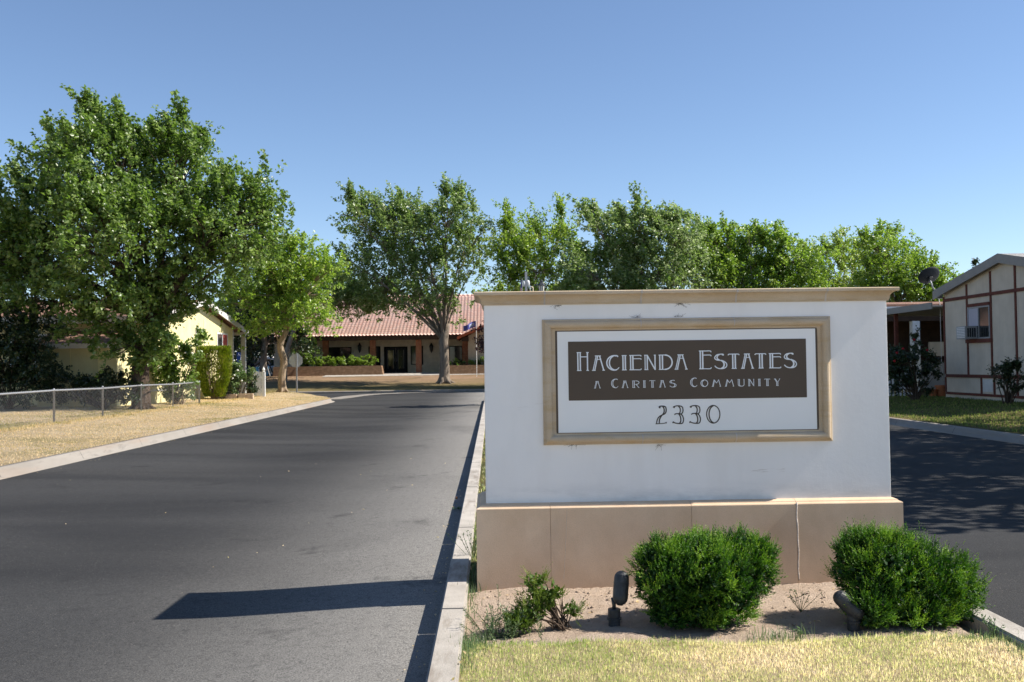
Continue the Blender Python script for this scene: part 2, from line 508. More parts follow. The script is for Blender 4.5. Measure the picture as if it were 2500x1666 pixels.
class MB:
    def __init__(s):
        s.v = []
        s.f = []

    def add(s, vs_, fs_):
        k = len(s.v)
        s.v += [tuple(x) for x in vs_]
        s.f += [tuple(i + k for i in f) for f in fs_]
        return s

    def box(s, x0, x1, y0, y1, z0, z1):
        return s.add([(x0, y0, z0), (x1, y0, z0), (x1, y1, z0), (x0, y1, z0), (x0, y0, z1), (x1, y0, z1), (x1, y1, z1), (x0, y1, z1)],
                     [(0, 3, 2, 1), (4, 5, 6, 7), (0, 1, 5, 4), (1, 2, 6, 5), (2, 3, 7, 6), (3, 0, 4, 7)])

    def prism(s, poly, ax, a, b):
        """poly: 2-D outline in the two axes other than ax"""
        n = len(poly)

        def pt(p, t):
            if ax == 'x':
                return (t, p[0], p[1])
            if ax == 'y':
                return (p[0], t, p[1])
            return (p[0], p[1], t)
        vs_ = [pt(p, a) for p in poly] + [pt(p, b) for p in poly]
        fs_ = [tuple(range(n))[::-1], tuple(range(n, 2 * n))]
        fs_ += [(i, (i + 1) % n, (i + 1) % n + n, i + n) for i in range(n)]
        return s.add(vs_, fs_)

    def loft(s, rings, close=True, cap0=False, cap1=False):
        n = len(rings[0])
        vs_ = [p for r in rings for p in r]
        fs_ = []
        for k in range(len(rings) - 1):
            for i in range(n if close else n - 1):
                j = (i + 1) % n
                fs_.append((k * n + i, k * n + j, (k + 1) * n + j, (k + 1) * n + i))
        if cap0:
            fs_.append(tuple(range(n))[::-1])
        if cap1:
            fs_.append(tuple(range((len(rings) - 1) * n, len(rings) * n)))
        return s.add(vs_, fs_)

    def tube(s, pts, rad, sides=6, caps=True):
        pts = [Vector(p) for p in pts]
        if not isinstance(rad, (list, tuple)):
            rad = [rad] * len(pts)
        rings = []
        ref = None
        for i, p in enumerate(pts):
            t = (pts[min(i + 1, len(pts) - 1)] - pts[max(i - 1, 0)])
            t = t.normalized() if t.length > 1e-9 else Vector((0, 0, 1))
            if ref is None:
                ref = t.orthogonal().normalized()
            u = (ref - t * ref.dot(t))
            u = u.normalized() if u.length > 1e-6 else t.orthogonal().normalized()
            ref = u
            w = t.cross(u)
            rings.append([p + (u * math.cos(2 * math.pi * k / sides) + w * math.sin(2 * math.pi * k / sides)) * rad[i] for k in range(sides)])
        return s.loft(rings, True, caps, caps)

    def lathe(s, c, prof, sides=20):
        c = Vector(c)
        rings = [[c + Vector((r * math.cos(2 * math.pi * k / sides), r * math.sin(2 * math.pi * k / sides), z)) for k in range(sides)] for r, z in prof]
        return s.loft(rings, True, True, True)


def link(name, me, mat, parent=None, smooth=False):
    o = bpy.data.objects.new(name, me)
    COL.objects.link(o)
    if mat is not None:
        me.materials.append(MT[mat] if isinstance(mat, str) else mat)
    if parent is not None:
        o.parent = parent
    if smooth:
        me.polygons.foreach_set('use_smooth', np.ones(len(me.polygons), bool))
    return o


def part(name, mb, mat, parent=None, smooth=False, bevel=0.0, xf=None):
    """one mesh object; vertices are given in world space and moved into the parent's space"""
    off = wloc(parent)
    me = bpy.data.meshes.new(name)
    vv = [xf @ Vector(v) for v in mb.v] if xf is not None else [Vector(v) for v in mb.v]
    me.from_pydata([tuple(v - off) for v in vv], [], mb.f)
    if bevel:
        bm = bmesh.new()
        bm.from_mesh(me)
        bmesh.ops.remove_doubles(bm, verts=bm.verts, dist=1e-5)
        bmesh.ops.recalc_face_normals(bm, faces=bm.faces)
        es = [e for e in bm.edges if len(e.link_faces) == 2 and e.calc_face_angle(0) > 0.5]
        bmesh.ops.bevel(bm, geom=es, offset=bevel, segments=2, affect='EDGES', clamp_overlap=True)
        bm.to_mesh(me)
        bm.free()
    else:
        bm = bmesh.new()
        bm.from_mesh(me)
        bmesh.ops.recalc_face_normals(bm, faces=bm.faces)
        bm.to_mesh(me)
        bm.free()
    return link(name, me, mat, parent, smooth)


def thing(name, label, cat, loc=(0, 0, 0), group=None):
    o = bpy.data.objects.new(name, None)
    o.empty_display_size = 0.2
    COL.objects.link(o)
    o.location = loc
    return tag(o, label, cat, group)


def tag(o, label, cat, group=None, kind=None):
    o['label'] = label
    o['category'] = cat
    if group:
        o['group'] = group
    if kind:
        o['kind'] = kind
    return o


def struct(o):
    o['kind'] = 'structure'
    return o


def npmesh(name, V, Fc, tone=None):
    """V (n,3), Fc (m,k) with k = 3 or 4"""
    me = bpy.data.meshes.new(name)
    k = Fc.shape[1]
    me.vertices.add(len(V))
    me.vertices.foreach_set('co', np.ascontiguousarray(V, np.float32).ravel())
    me.loops.add(Fc.size)
    me.loops.foreach_set('vertex_index', np.ascontiguousarray(Fc, np.int32).ravel())
    me.polygons.add(len(Fc))
    me.polygons.foreach_set('loop_start', np.arange(0, Fc.size, k, dtype=np.int32))
    try:
        me.polygons.foreach_set('loop_total', np.full(len(Fc), k, np.int32))
    except Exception:
        pass
    me.update(calc_edges=True)
    if tone is not None:
        at = me.attributes.new('tone', 'FLOAT', 'POINT')
        at.data.foreach_set('value', np.ascontiguousarray(tone, np.float32))
    me.validate()
    return me


def unit(v):
    return v / np.maximum(np.linalg.norm(v, axis=1, keepdims=True), 1e-9)


def leaves(name, pos, axis, nrm, L, Wd, mat, tone, parent=None, mid=0.42, fold=0.18):
    axis = unit(axis)
    side = unit(np.cross(axis, nrm))
    n2 = np.cross(side, axis)
    L = L[:, None]
    Wd = Wd[:, None]
    off = np.array(wloc(parent))
    p = pos - off
    m = p + axis * L * mid + n2 * L * fold
    V = np.stack([p, m + side * Wd / 2, p + axis * L, m - side * Wd / 2], 1).reshape(-1, 3)
    n = len(pos)
    b = np.arange(n) * 4
    Fc = np.concatenate([np.stack([b, b + 1, b + 2], 1), np.stack([b, b + 2, b + 3], 1)])
    me = npmesh(name, V, Fc, np.repeat(tone, 4))
    return link(name, me, mat, parent)


def rdir(n, g=RNG):
    v = g.normal(size=(n, 3))
    return unit(v)


def grass(name, pos, h, w, mat, tone, lean=0.5, parent=None):
    n = len(pos)
    az = RNG.uniform(0, 2 * np.pi, n)
    fac = RNG.uniform(0, 2 * np.pi, n)
    ln = np.abs(RNG.normal(0, lean, n))
    up = np.array([0, 0, 1.0])
    dirv = np.stack([np.cos(az) * np.sin(ln), np.sin(az) * np.sin(ln), np.cos(ln)], 1)
    side = np.stack([np.cos(fac), np.sin(fac), 0 * fac], 1) * (w / 2)[:, None]
    p = pos
    m = p + (up * 0.35 + dirv * 0.3) * h[:, None]
    t = m + dirv * (0.5 * h)[:, None] - up * (0.12 * h * np.sin(ln))[:, None]
    V = np.stack([p - side, p + side, m + side * 0.75, m - side * 0.75, t], 1).reshape(-1, 3)
    b = np.arange(n) * 5
    Fc = np.concatenate([np.stack([b, b + 1, b + 2], 1), np.stack([b, b + 2, b + 3], 1), np.stack([b + 3, b + 2, b + 4], 1)])
    me = npmesh(name, V, Fc, np.repeat(tone, 5))
    return link(name, me, mat, parent)


def nz(x, y, s, seed=0.0):
    return noise.noise(Vector((x * s + seed, y * s - seed * 0.7, seed * 1.3)))


def sstep(a, b, x):
    t = min(1, max(0, (x - a) / (b - a)))
    return t * t * (3 - 2 * t)


# ------------------------------------------------------------------ the setting
def gz_left(x, y):
    z = 0.15 + 0.14 * sstep(-7.9, -11.6, x) + 0.08 * sstep(-12, -14, x)
    z += 0.16 * math.exp(-(((x + 10.4) / 2.0) ** 2 + ((y - 50.0) / 2.6) ** 2))
    return z


def gz_park(x, y):
    return 0.14 + 0.94 * sstep(62.5, 84, y)


def grid(name, xs, ys, zf, mat, keep=None):
    nx, ny = len(xs), len(ys)
    V = np.array([(x, y, zf(x, y)) for y in ys for x in xs], float)
    Fc = []
    for j in range(ny - 1):
        for i in range(nx - 1):
            if keep is None or keep((xs[i] + xs[i + 1]) / 2, (ys[j] + ys[j + 1]) / 2):
                k = j * nx + i
                Fc.append((k, k + 1, k + 1 + nx, k + nx))
    me = npmesh(name, V, np.array(Fc))
    return link(name, me, mat, None, True)


# base ground to the horizon
gx = [-1500, -600, -250, -120, -60, -30, -12, -8, -2, 2, 8, 12, 30, 60, 120, 250, 600, 1500]
gy = [-800, -200, -60, -20, 0, 20, 40, 55, 62.4, 66, 70, 75, 80, 85, 90, 100, 130, 200, 400, 900, 2000]
struct(grid('ground', gx, gy, lambda x, y: -0.2 + 1.1 * sstep(64, 84, y), 'ground'))

# asphalt: entrance lanes and the cross street
mb = MB()
def road_z(x, y):
    return -0.07 * sstep(-0.35, -2.2, x) * (1 - sstep(-4.5, -7.2, x)) * (1 - sstep(38, 46, y)) * sstep(3.6, 4.4, y)


rx = [-7.5] + [float(x) for x in np.arange(-7.2, 0.21, 0.2)] + [2.5, 9.98]
ry = [3.6, 4.0, 4.4, 5, 6, 8, 12, 20, 30, 38, 40, 42, 44, 46, 50, 62.2]
mb.add([(x, y, road_z(x, y)) for y in ry for x in rx], [(j * len(rx) + i, j * len(rx) + i + 1, (j + 1) * len(rx) + i + 1, (j + 1) * len(rx) + i) for j in range(len(ry) - 1) for i in range(len(rx) - 1)])
mb.add([(-90, 52.2, 0), (-7.5, 52.2, 0), (-7.5, 62.2, 0), (-90, 62.2, 0)], [(0, 1, 2, 3)])
mb.add([(9.98, 52.2, 0), (90, 52.2, 0), (90, 62.2, 0), (9.98, 62.2, 0)], [(0, 1, 2, 3)])
mb.add([(-13.2, 46, 0), (-7.5, 46, 0), (-7.5, 52.2, 0), (-13.2, 52.2, 0)], [(0, 1, 2, 3)])
mb.add([(9.98, 46, 0), (15.5, 46, 0), (15.5, 52.2, 0), (9.98, 52.2, 0)], [(0, 1, 2, 3)])
mb.add([(-90, -18, 0), (90, -18, 0), (90, -6, 0), (-90, -6, 0)], [(0, 1, 2, 3)])
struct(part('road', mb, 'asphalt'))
mb = MB()  # unseen pale concrete added out of view to bounce light onto the sign
mb.add([(-90, -6, 0.003), (90, -6, 0.003), (90, -1, 0.003), (-90, -1, 0.003)], [(0, 1, 2, 3)])
mb.add([(-7.5, -1, 0.003), (9.98, -1, 0.003), (9.98, 3.6, 0.003), (-7.5, 3.6, 0.003)], [(0, 1, 2, 3)])
mb.add([(-90, -21, 0.003), (90, -21, 0.003), (90, -18, 0.003), (-90, -18, 0.003)], [(0, 1, 2, 3)])
struct(part('sidewalk', mb, 'bounce_concrete'))


def corner(cx, cy, r, a0, a1, n=14):
    return [(cx + r * math.cos(R(a0 + (a1 - a0) * i / n)), cy + r * math.sin(R(a0 + (a1 - a0) * i / n))) for i in range(n + 1)]


KL = [(-7.45, -1), (-7.45, 0), (-7.45, 10), (-7.45, 20), (-7.45, 30), (-7.45, 40)] + corner(-13.2, 46.2, 5.75, 0, 90) + [(-16, 51.95), (-30, 51.95), (-60, 51.95), (-90, 51.95)]
KR = [(9.95, -1), (9.95, 0), (9.95, 15), (9.95, 30), (9.95, 40)] + corner(15.7, 46.2, 5.75, 180, 90) + [(20, 51.95), (40, 51.95), (90, 51.95)]


def offset(path, dist):
    out = []
    for i, p in enumerate(path):
        a_, b_ = path[max(0, i - 1)], path[min(len(path) - 1, i + 1)]
        tx, ty = b_[0] - a_[0], b_[1] - a_[1]
        l_ = math.hypot(tx, ty)
        out.append((p[0] - ty / l_ * dist, p[1] + tx / l_ * dist))
    return out


def rolled_kerb(name, path, side):
    prof = [(0.18, -0.02), (0.18, 0.006), (0.29, 0.010), (0.33, 0.09), (0.355, 0.135), (0.375, 0.148), (0.46, 0.15), (0.46, -0.03)]
    fine = []
    for (x0, y0), (x1, y1) in zip(path, path[1:]):
        n = max(1, int(math.hypot(x1 - x0, y1 - y0) / 1.5))
        fine += [(x0 + (x1 - x0) * i / n, y0 + (y1 - y0) * i / n) for i in range(n)]
    fine.append(path[-1])
    offs = [offset(fine, side * (dd - 0.30)) for dd, _ in prof]
    rings = [[(offs[k][i][0], offs[k][i][1], prof[k][1]) for k in range(len(prof))] for i in range(len(fine))]
    m_ = MB().loft(rings, False)
    return struct(part(name, m_, 'kerb', None, True))


rolled_kerb('kerb', KL, 1)
rolled_kerb('kerb', KR, -1)


# far kerb of the cross street
mb = MB()
mb.prism([(62.2, -0.03), (62.2, 0.10), (62.24, 0.135), (62.5, 0.14), (62.5, -0.03)], 'x', -90, 90)
struct(part('kerb', mb, 'kerb'))
# valley gutter sweeping from the left corner to the far kerb
gp = [(-10.6, 52.6), (-9.3, 51.3), (-8.2, 50.6), (-7.9, 53.0), (-7.7, 56.0), (-7.0, 59.0), (-5.4, 61.2), (-2.0, 62.0)]
pts = [(x, y) for x, y in gp[2:]]
rin, rout = offset(pts, 0.55), offset(pts, -0.55)
mb = MB()
for i in range(len(pts) - 1):
    mb.add([(*rin[i], 0.005), (*rin[i + 1], 0.005), (*rout[i + 1], 0.005), (*rout[i], 0.005)], [(0, 1, 2, 3)])
struct(part('gutter', mb, 'kerb'))


def in_left(x, y):
    if x > -7.58:
        return False
    if y > 51.7:
        return False
    if x > -13.2 and y > 46.2:
        return math.hypot(x + 13.2, y - 46.2) < 5.66
    return True


xs = list(np.arange(-16, -7.4, 0.25)) + [-7.60]
xs = sorted([-90, -60, -40, -30, -24, -20, -18] + [float(x) for x in xs if x < -7.62] + [-7.60])
ys = [-1] + [float(y) for y in np.arange(0, 52.1, 0.25)]


def zl(x, y):
    return gz_left(x, y) - 0.004 + 0.018 * nz(x, y, 0.8, 3) * (1 if x < -7.9 else 0) + 0.01 * nz(x, y, 3.1, 5) * (1 if x < -7.9 else 0)


struct(grid('lawn', xs, ys, zl, 'dry_turf', in_left))


def in_right(x, y):
    if y > 51.7:
        return False
    if x < 15.7 and y > 46.2:
        return math.hypot(x - 15.7, y - 46.2) < 5.66
    return True


xs = [10.10] + [float(x) for x in np.arange(10.5, 16.1, 0.3)] + [18, 22, 30, 45, 90]
ys = [-1] + [float(y) for y in np.arange(0, 52.1, 0.4)]


def gz_right(x, y):
    return 0.15 + 0.2 * sstep(10.4, 14.2, x)


struct(grid('lawn', xs, ys, lambda x, y: gz_right(x, y) - 0.004 + 0.02 * nz(x, y, 0.8, 9) * (1 if x > 10.4 else 0), 'green_turf', in_right))
xs = [-90, -60] + [float(x) for x in np.arange(-40, 40.1, 1.0)] + [60, 90]
ys = [62.5, 63] + [float(y) for y in np.arange(64, 100.1, 1.0)]
struct(grid('lawn', xs, ys, lambda x, y: gz_park(x, y) - 0.004 + 0.03 * nz(x, y, 0.5, 2) * sstep(63, 65, y), 'park_turf'))

# median: kerbs, soil bed, grass
MX0, MX1 = -0.325, 2.86


def median_kerb(x0, x1, name='kerb'):
    m_ = MB()
    y = 0.0
    while y < 45:
        y2 = min(45, y + 3.0)
        m_.box(x0, x1, y + 0.003, y2 - 0.003, -0.03, 0.15)
        y = y2
    return struct(part(name, m_, 'concrete', None, False, 0.012))


median_kerb(MX0, MX0 + 0.15)
median_kerb(MX1 - 0.15, MX1)
ring = corner((MX0 + MX1) / 2, 45, (MX1 - MX0) / 2, 180, 0, 18)
ring2 = corner((MX0 + MX1) / 2, 45, (MX1 - MX0) / 2 - 0.15, 180, 0, 18)
mb = MB()
for i in range(18):
    a_, b_, c_, e_ = ring[i], ring[i + 1], ring2[i + 1], ring2[i]
    mb.add([(*a_, -0.03), (*b_, -0.03), (*c_, -0.03), (*e_, -0.03), (*a_, 0.15), (*b_, 0.15), (*c_, 0.15), (*e_, 0.15)],
           [(4, 5, 6, 7), (0, 1, 5, 4), (2, 3, 7, 6)])
struct(part('kerb', mb, 'concrete'))

SX0, SX1 = MX0 + 0.15, MX1 - 0.15


def soil_z(x, y):
    z = 0.085 + 0.018 * nz(x, y, 2.1, 1) + 0.012 * nz(x, y, 7, 2) + 0.007 * nz(x, y, 23, 4) + 0.004 * nz(x, y, 51, 6)
    z += 0.03 * math.exp(-((x - 0.45) ** 2 / 0.12 + (y - 5.42) ** 2 / 0.03))
    z += 0.035 * math.exp(-((y - 6.68) ** 2) / 0.004) * (0.6 + 0.6 * nz(x, y, 5, 8))
    z -= 0.02 * sstep(0.12, 0.0, min(x - SX0, SX1 - x))
    return z


xs = [float(x) for x in np.linspace(SX0, SX1, 150)]
ys = [float(y) for y in np.linspace(5.15, 7.6, 130)]
struct(grid('soil', xs, ys, soil_z, 'soil'))


def lawn_edge(x):
    return 5.33 + 0.04 * math.sin(x * 3.1 + 0.5) + 0.03 * nz(x, 0, 3.5, 12) - 0.10 * sstep(2.3, 2.7, x)


def front_z(x, y):
    return 0.118 + 0.008 * nz(x, y, 1.7, 20) + 0.005 * nz(x, y, 8, 21) - 0.05 * sstep(lawn_edge(x) - 0.03, lawn_edge(x) + 0.05, y) - 0.015 * sstep(0.05, 0.0, min(x - SX0, SX1 - x))


xs = [float(x) for x in np.linspace(SX0, SX1, 60)]
ys = [0, 0.7, 1.5] + [float(y) for y in np.arange(2.0, 5.46, 0.05)]
struct(grid('lawn', xs, ys, front_z, 'dry_turf'))
xs = [float(x) for x in np.linspace(SX0, SX1, 20)]
ys = [float(y) for y in np.arange(7.55, 45.1, 0.5)]
struct(grid('lawn', xs, ys, lambda x, y: 0.115 + 0.012 * nz(x, y, 1.1, 30), 'green_turf'))
disc = MB()
cc = corner((MX0 + MX1) / 2, 45, (MX1 - MX0) / 2 - 0.15, 180, 0, 18)
disc.add([(x, y, 0.115) for x, y in cc], [tuple(range(len(cc)))])
struct(part('lawn', disc, 'green_turf'))

# grass blades of the front lawn
n = 95000
px_ = RNG.uniform(SX0 + 0.005, SX1 - 0.005, n)
py_ = 2.6 + (5.45 - 2.6) * RNG.uniform(0, 1, n) ** 0.7
ed = np.array([lawn_edge(x) for x in px_]) + RNG.normal(0, 0.018, n)
k = py_ < ed
px_, py_, ed = px_[k], py_[k], ed[k]
pz_ = np.array([front_z(x, y) for x, y in zip(px_, py_)]) - 0.004
green = np.array([0.5 + 0.9 * nz(x, y, 1.7, 40) + 0.6 * nz(x, y, 6, 41) for x, y in zip(px_, py_)])
green += 0.34 + 0.36 * (px_ < 0.6) + 0.6 * np.exp(-((ed - py_) / 0.05) ** 2) - 0.30 * (px_ > 1.0)
tone = np.clip(0.78 - 0.42 * green + RNG.normal(0, 0.26, len(px_)), 0, 1)
hh = RNG.uniform(0.013, 0.028, len(px_)) + 0.022 * np.exp(-((ed - py_) / 0.04) ** 2) * RNG.uniform(0, 1, len(px_))
tag(grass('grass', np.stack([px_, py_, pz_], 1), hh, RNG.uniform(0.0016, 0.0032, len(px_)), 'blade', tone, 0.8),
    'short straw coloured grass with green blades in front of the sign bed', 'grass', kind='stuff')
# green weeds along the median kerb beside the plinth and rim of the bed
pp = []
for (cx, cy, rx, ry, cnt) in ((-0.165, 6.95, 0.03, 0.35, 300), (-0.155, 7.9, 0.03, 0.5, 350), (-0.15, 9.5, 0.035, 0.9, 420), (-0.13, 5.30, 0.05, 0.10, 420), (-0.15, 5.1, 0.03, 0.2, 260), (2.55, 5.24, 0.13, 0.05, 420), (2.66, 5.05, 0.05, 0.15, 300),
                              (1.55, 5.43, 0.10, 0.05, 140), (-0.14, 12.5, 0.05, 2.2, 500)):
    pp.append(np.stack([RNG.normal(cx, rx, cnt), RNG.normal(cy, ry, cnt), np.full(cnt, 0.085)], 1))
pp = np.concatenate(pp)
tag(grass('weeds', pp, RNG.uniform(0.03, 0.085, len(pp)), RNG.uniform(0.003, 0.006, len(pp)), 'leaf_weed', RNG.uniform(0, 1, len(pp)), 0.7),
    'thin green weeds sprouting along the kerb beside the sign bed', 'weeds', kind='stuff')
# left verge and garden turf
n = 90000
yy = 10 + 42 * RNG.uniform(0, 1, n) ** 1.15
xx = RNG.uniform(-14.6, -7.62, n)
k = np.array([in_left(x, y) for x, y in zip(xx, yy)])
xx, yy = xx[k], yy[k]
zz = np.array([zl(x, y) for x, y in zip(xx, yy)]) - 0.005
gr = np.array([nz(x, y, 0.45, 50) + 0.5 * nz(x, y, 1.6, 51) for x, y in zip(xx, yy)])
strip0 = np.exp(-((xx + 11.2) / 0.5) ** 2)
tone = np.clip(0.70 - 1.1 * np.maximum(0, gr - 0.05) - 0.35 * strip0 - 0.35 * (xx < -11.6) * (gr > -0.2) + RNG.normal(0, 0.16, len(xx)), 0, 1)
strip = np.exp(-((xx + 10.95) / 0.18) ** 2)
hh = RNG.uniform(0.015, 0.038, len(xx)) * (1 + 2.0 * strip)
tag(grass('grass', np.stack([xx, yy, zz], 1), hh, RNG.uniform(0.012, 0.024, len(xx)), 'dry_blade', tone, 1.0),
    'straw dry grass on the verge along the left kerb and wire fence', 'grass', kind='stuff')
n = 22000
xx = RNG.uniform(10.25, 15.0, n)
yy = RNG.uniform(14, 36, n)
zz = np.array([gz_right(x, y) for x, y in zip(xx, yy)])
tag(grass('grass', np.stack([xx, yy, zz], 1), RNG.uniform(0.03, 0.06, n), RNG.uniform(0.012, 0.022, n), 'green_blade', np.clip(RNG.normal(0.45, 0.25, n), 0, 1), 0.7),
    'green grass in front of the tan house with red brown trim', 'grass', kind='stuff')
n = 9000
xx = RNG.uniform(SX0, SX1, n)
yy = 7.6 + 30 * RNG.uniform(0, 1, n) ** 1.6
tag(grass('grass', np.stack([xx, yy, np.full(n, 0.112)], 1), RNG.uniform(0.03, 0.06, n), RNG.uniform(0.006, 0.012, n), 'blade', np.clip(RNG.normal(0.4, 0.25, n), 0, 1), 0.7),
    'mixed green grass on the median behind the sign', 'grass', kind='stuff')
# clods and pebbles of the bed
mb = MB()
for i in range(900):
    x = random.uniform(SX0 + 0.03, SX1 - 0.03)
    y = 5.36 + (6.7 - 5.36) * (random.random() ** (0.5 if random.random() < 0.5 else 1))
    r = 0.003 + 0.011 * random.random() ** 4
    z = soil_z(x, y) + r * 0.3
    vs_ = []
    for (a1, b1, c1) in ((1, 0, 0), (-1, 0, 0), (0, 1, 0), (0, -1, 0), (0, 0, 0.8), (0, 0, -0.8)):
        q = random.uniform(0.7, 1.3) * r
        vs_.append((x + a1 * q, y + b1 * q, z + c1 * q))
    mb.add(vs_, [(0, 2, 4), (2, 1, 4), (1, 3, 4), (3, 0, 4), (2, 0, 5), (1, 2, 5), (3, 1, 5), (0, 3, 5)])
tag(part('gravel', mb, 'soil', None, True), 'small clods and pebbles strewn over the bare soil below the sign', 'gravel', kind='stuff')

# ------------------------------------------------------------------ the sign
YB, YW = 6.73, 6.795                                         # plinth front, wall front
WX0, WX1 = -0.05, 2.73
WD = 0.66
ZL, ZT = 0.655, P(1176, 745, YW).z                             # ledge, wall top
sign = thing('entrance_sign', 'white stucco monument sign on a tan stone plinth reading Hacienda Estates', 'monument sign', ((WX0 + WX1) / 2, YW + WD / 2, 0.06))


def rect(off, z, x0=WX0, x1=WX1, y0=YW, y1=YW + WD):
    return [(x0 - off, y0 - off, z), (x1 + off, y0 - off, z), (x1 + off, y1 + off, z), (x0 - off, y1 + off, z)]


wall = MB().loft([rect(0.0, ZL - 0.03), rect(-0.002, ZT + 0.01)], True, True, True)
part('wall', wall, 'stucco', sign, False, 0.006)
# plinth in slabs: joints as narrow grooves
bx0, bx1 = -0.115, 2.783
jx = [G(1346, 1434, 0.1).x, P(1688, 1240, YB).x, P(1945, 1240, YB).x]
core = MB().box(bx0 + 0.012, bx1 - 0.012, YB + 0.012, YW + WD + 0.053, -0.02, 0.628)
for i, (a_, b_) in enumerate(zip([bx0] + jx, jx + [bx1])):
    g0 = 0.0 if i == 0 else 0.0011
    g1 = 0.0 if i == len(jx) else 0.0011
    x0, x1 = a_ + g0, b_ - g1
    y0, y1 = YB, YW + WD + 0.065
    e0 = 0.0 if i else 1.0
    e1 = 1.0 if i == len(jx) else 0.0

    def rr(o, z):
        return [(x0 + o * e0, y0 + o, z), (x1 - o * e1, y0 + o, z), (x1 - o * e1, y1 - o, z), (x0 + o * e0, y1 - o, z)]
    core.loft([rr(0, -0.03), rr(0, 0.632), rr(0.004, 0.638), rr(0.022, 0.645), rr(0.026, 0.652), rr(0.045, 0.660), rr(0.0649, 0.664)], True, True, True)
part('plinth', core, 'stone', sign, False)
# mortar drip at the right joint
mb = MB()
pts, rad = [], []
for i in range(26):
    z = 0.645 - i * 0.021
    pts.append((jx[2] + 0.008 * nz(z * 8, 0, 1, 3) + 0.012 * (0.645 - z), YB - 0.001, z))
    rad.append(0.0055 + 0.003 * nz(z * 30, 0, 1, 9))
mb.tube(pts, rad, 6)
part('mortar_bead', mb, 'mortar', sign, True)
mb = MB()
pts = [(P(1384, 1242, YB).x - 0.0009 * i ** 1.2 + 0.003 * nz(i, 0, 0.4, 5), YB - 0.0015, 0.632 - i * 0.0265) for i in range(19)]
mb.tube(pts, 0.0014, 4)
part('crack', mb, 'mortar', sign)
# cap moulding, mitred round the wall
z0 = ZT
zc = P(1160.4, 713.3, YW - 0.06).z
prof = [(0.0015, z0 - 0.004), (0.008, z0 - 0.004), (0.009, z0 + 0.006), (0.013, z0 + 0.008)]
for i in range(9):
    t = i / 8
    prof.append((0.013 + 0.045 * (1 - math.cos(t * math.pi / 2)), z0 + 0.010 + (zc - 0.024 - z0 - 0.010) * math.sin(t * math.pi / 2) ** 0.9))
prof += [(0.062, zc - 0.024), (0.064, zc - 0.021), (0.064, zc - 0.004), (0.060, zc), (0.02, zc + 0.004)]
capo = part('cap', MB().loft([rect(o, z) for o, z in prof], True, True, True), 'capstone', sign, False)
for px in (1330, 1567, 1800, 2020):
    xj = P(px, 735, YW - 0.05).x
    mb = MB()
    a_ = [(xj - 0.006, YW - o - 0.0015, z) for o, z in prof[:-1]]
    b_ = [(xj + 0.006, YW - o - 0.0015, z) for o, z in prof[:-1]]
    mb.loft([a_, b_], False)
    part('mortar_joint', mb, 'mortar', capo)
mb = MB()
lx = P(1298, 705, 7.2).x
pts = [(lx - 0.0105, 7.2, zc - 0.01), (lx - 0.0105, 7.2, zc + 0.055)] + [(lx + 0.0105 * math.cos(R(a_)), 7.2, zc + 0.055 + 0.013 * math.sin(R(a_))) for a_ in range(160, 0, -20)] + [(lx + 0.0105, 7.2, zc + 0.055), (lx + 0.0105, 7.2, zc - 0.01)]
mb.tube(pts, 0.0028, 6)
part('lifting_loop', mb, 'cream_metal', sign, True)

# stone picture frame
FL, FR = P(1325, 900, YW - 0.02).x, P(2030, 900, YW - 0.02).x
FT, FB = P(1676, 776.5, YW - 0.01).z, P(1676, 1082, YW - 0.01).z


def fr(ins, out):
    return [(FL + ins, YW - out, FB + ins), (FR - ins, YW - out, FB + ins), (FR - ins, YW - out, FT - ins), (FL + ins, YW - out, FT - ins)]


fp = [(0.0, -0.002), (0.0, 0.012), (0.004, 0.016), (0.010, 0.018)]
for i in range(9):
    t = math.pi * i / 8
    fp.append((0.012 + 0.025 * (1 - math.cos(t)), 0.018 + 0.026 * math.sin(t)))
fp += [(0.063, 0.012), (0.066, 0.008), (0.088, 0.006), (0.090, -0.002)]
frame = part('frame', MB().loft([fr(i_, o_) for i_, o_ in fp], True), 'capstone', sign, False)
for px in (1563, 1790):
    xj = P(px, 785, YW).x
    for top in (1, 0):
        mb = MB()
        a_, b_ = [], []
        for i_, o_ in fp[:-3]:
            z = FT - i_ if top else FB + i_
            a_.append((xj - 0.003, YW - o_ - 0.001, z))
            b_.append((xj + 0.003, YW - o_ - 0.001, z))
        mb.loft([a_, b_], False)
        part('mortar_joint', mb, 'mortar', frame)

for (px, py, dr, lab) in ((1401, 1086, -1, 0), (1613, 1086, -1, 0), (1657, 774, 1, 0), (1555, 776, 1, 0), (1664, 741, -1, 0), (1355, 746, -1, 0)):
    q = P(px, py, YW - 0.012)
    mb = MB()
    for k_ in range(15):
        a_ = q + Vector((random.gauss(0, 0.014), random.uniform(-0.008, 0.006), 0))
        b_ = a_ + Vector((random.gauss(0, 0.022), random.uniform(-0.006, 0.006), dr * abs(random.gauss(0.004, 0.013))))
        mb.tube([a_, a_.lerp(b_, 0.5) + Vector((random.gauss(0, 0.004), 0, 0)), b_], 0.0007, 3, False)
    part('cobweb', mb, 'dark_brown', sign)

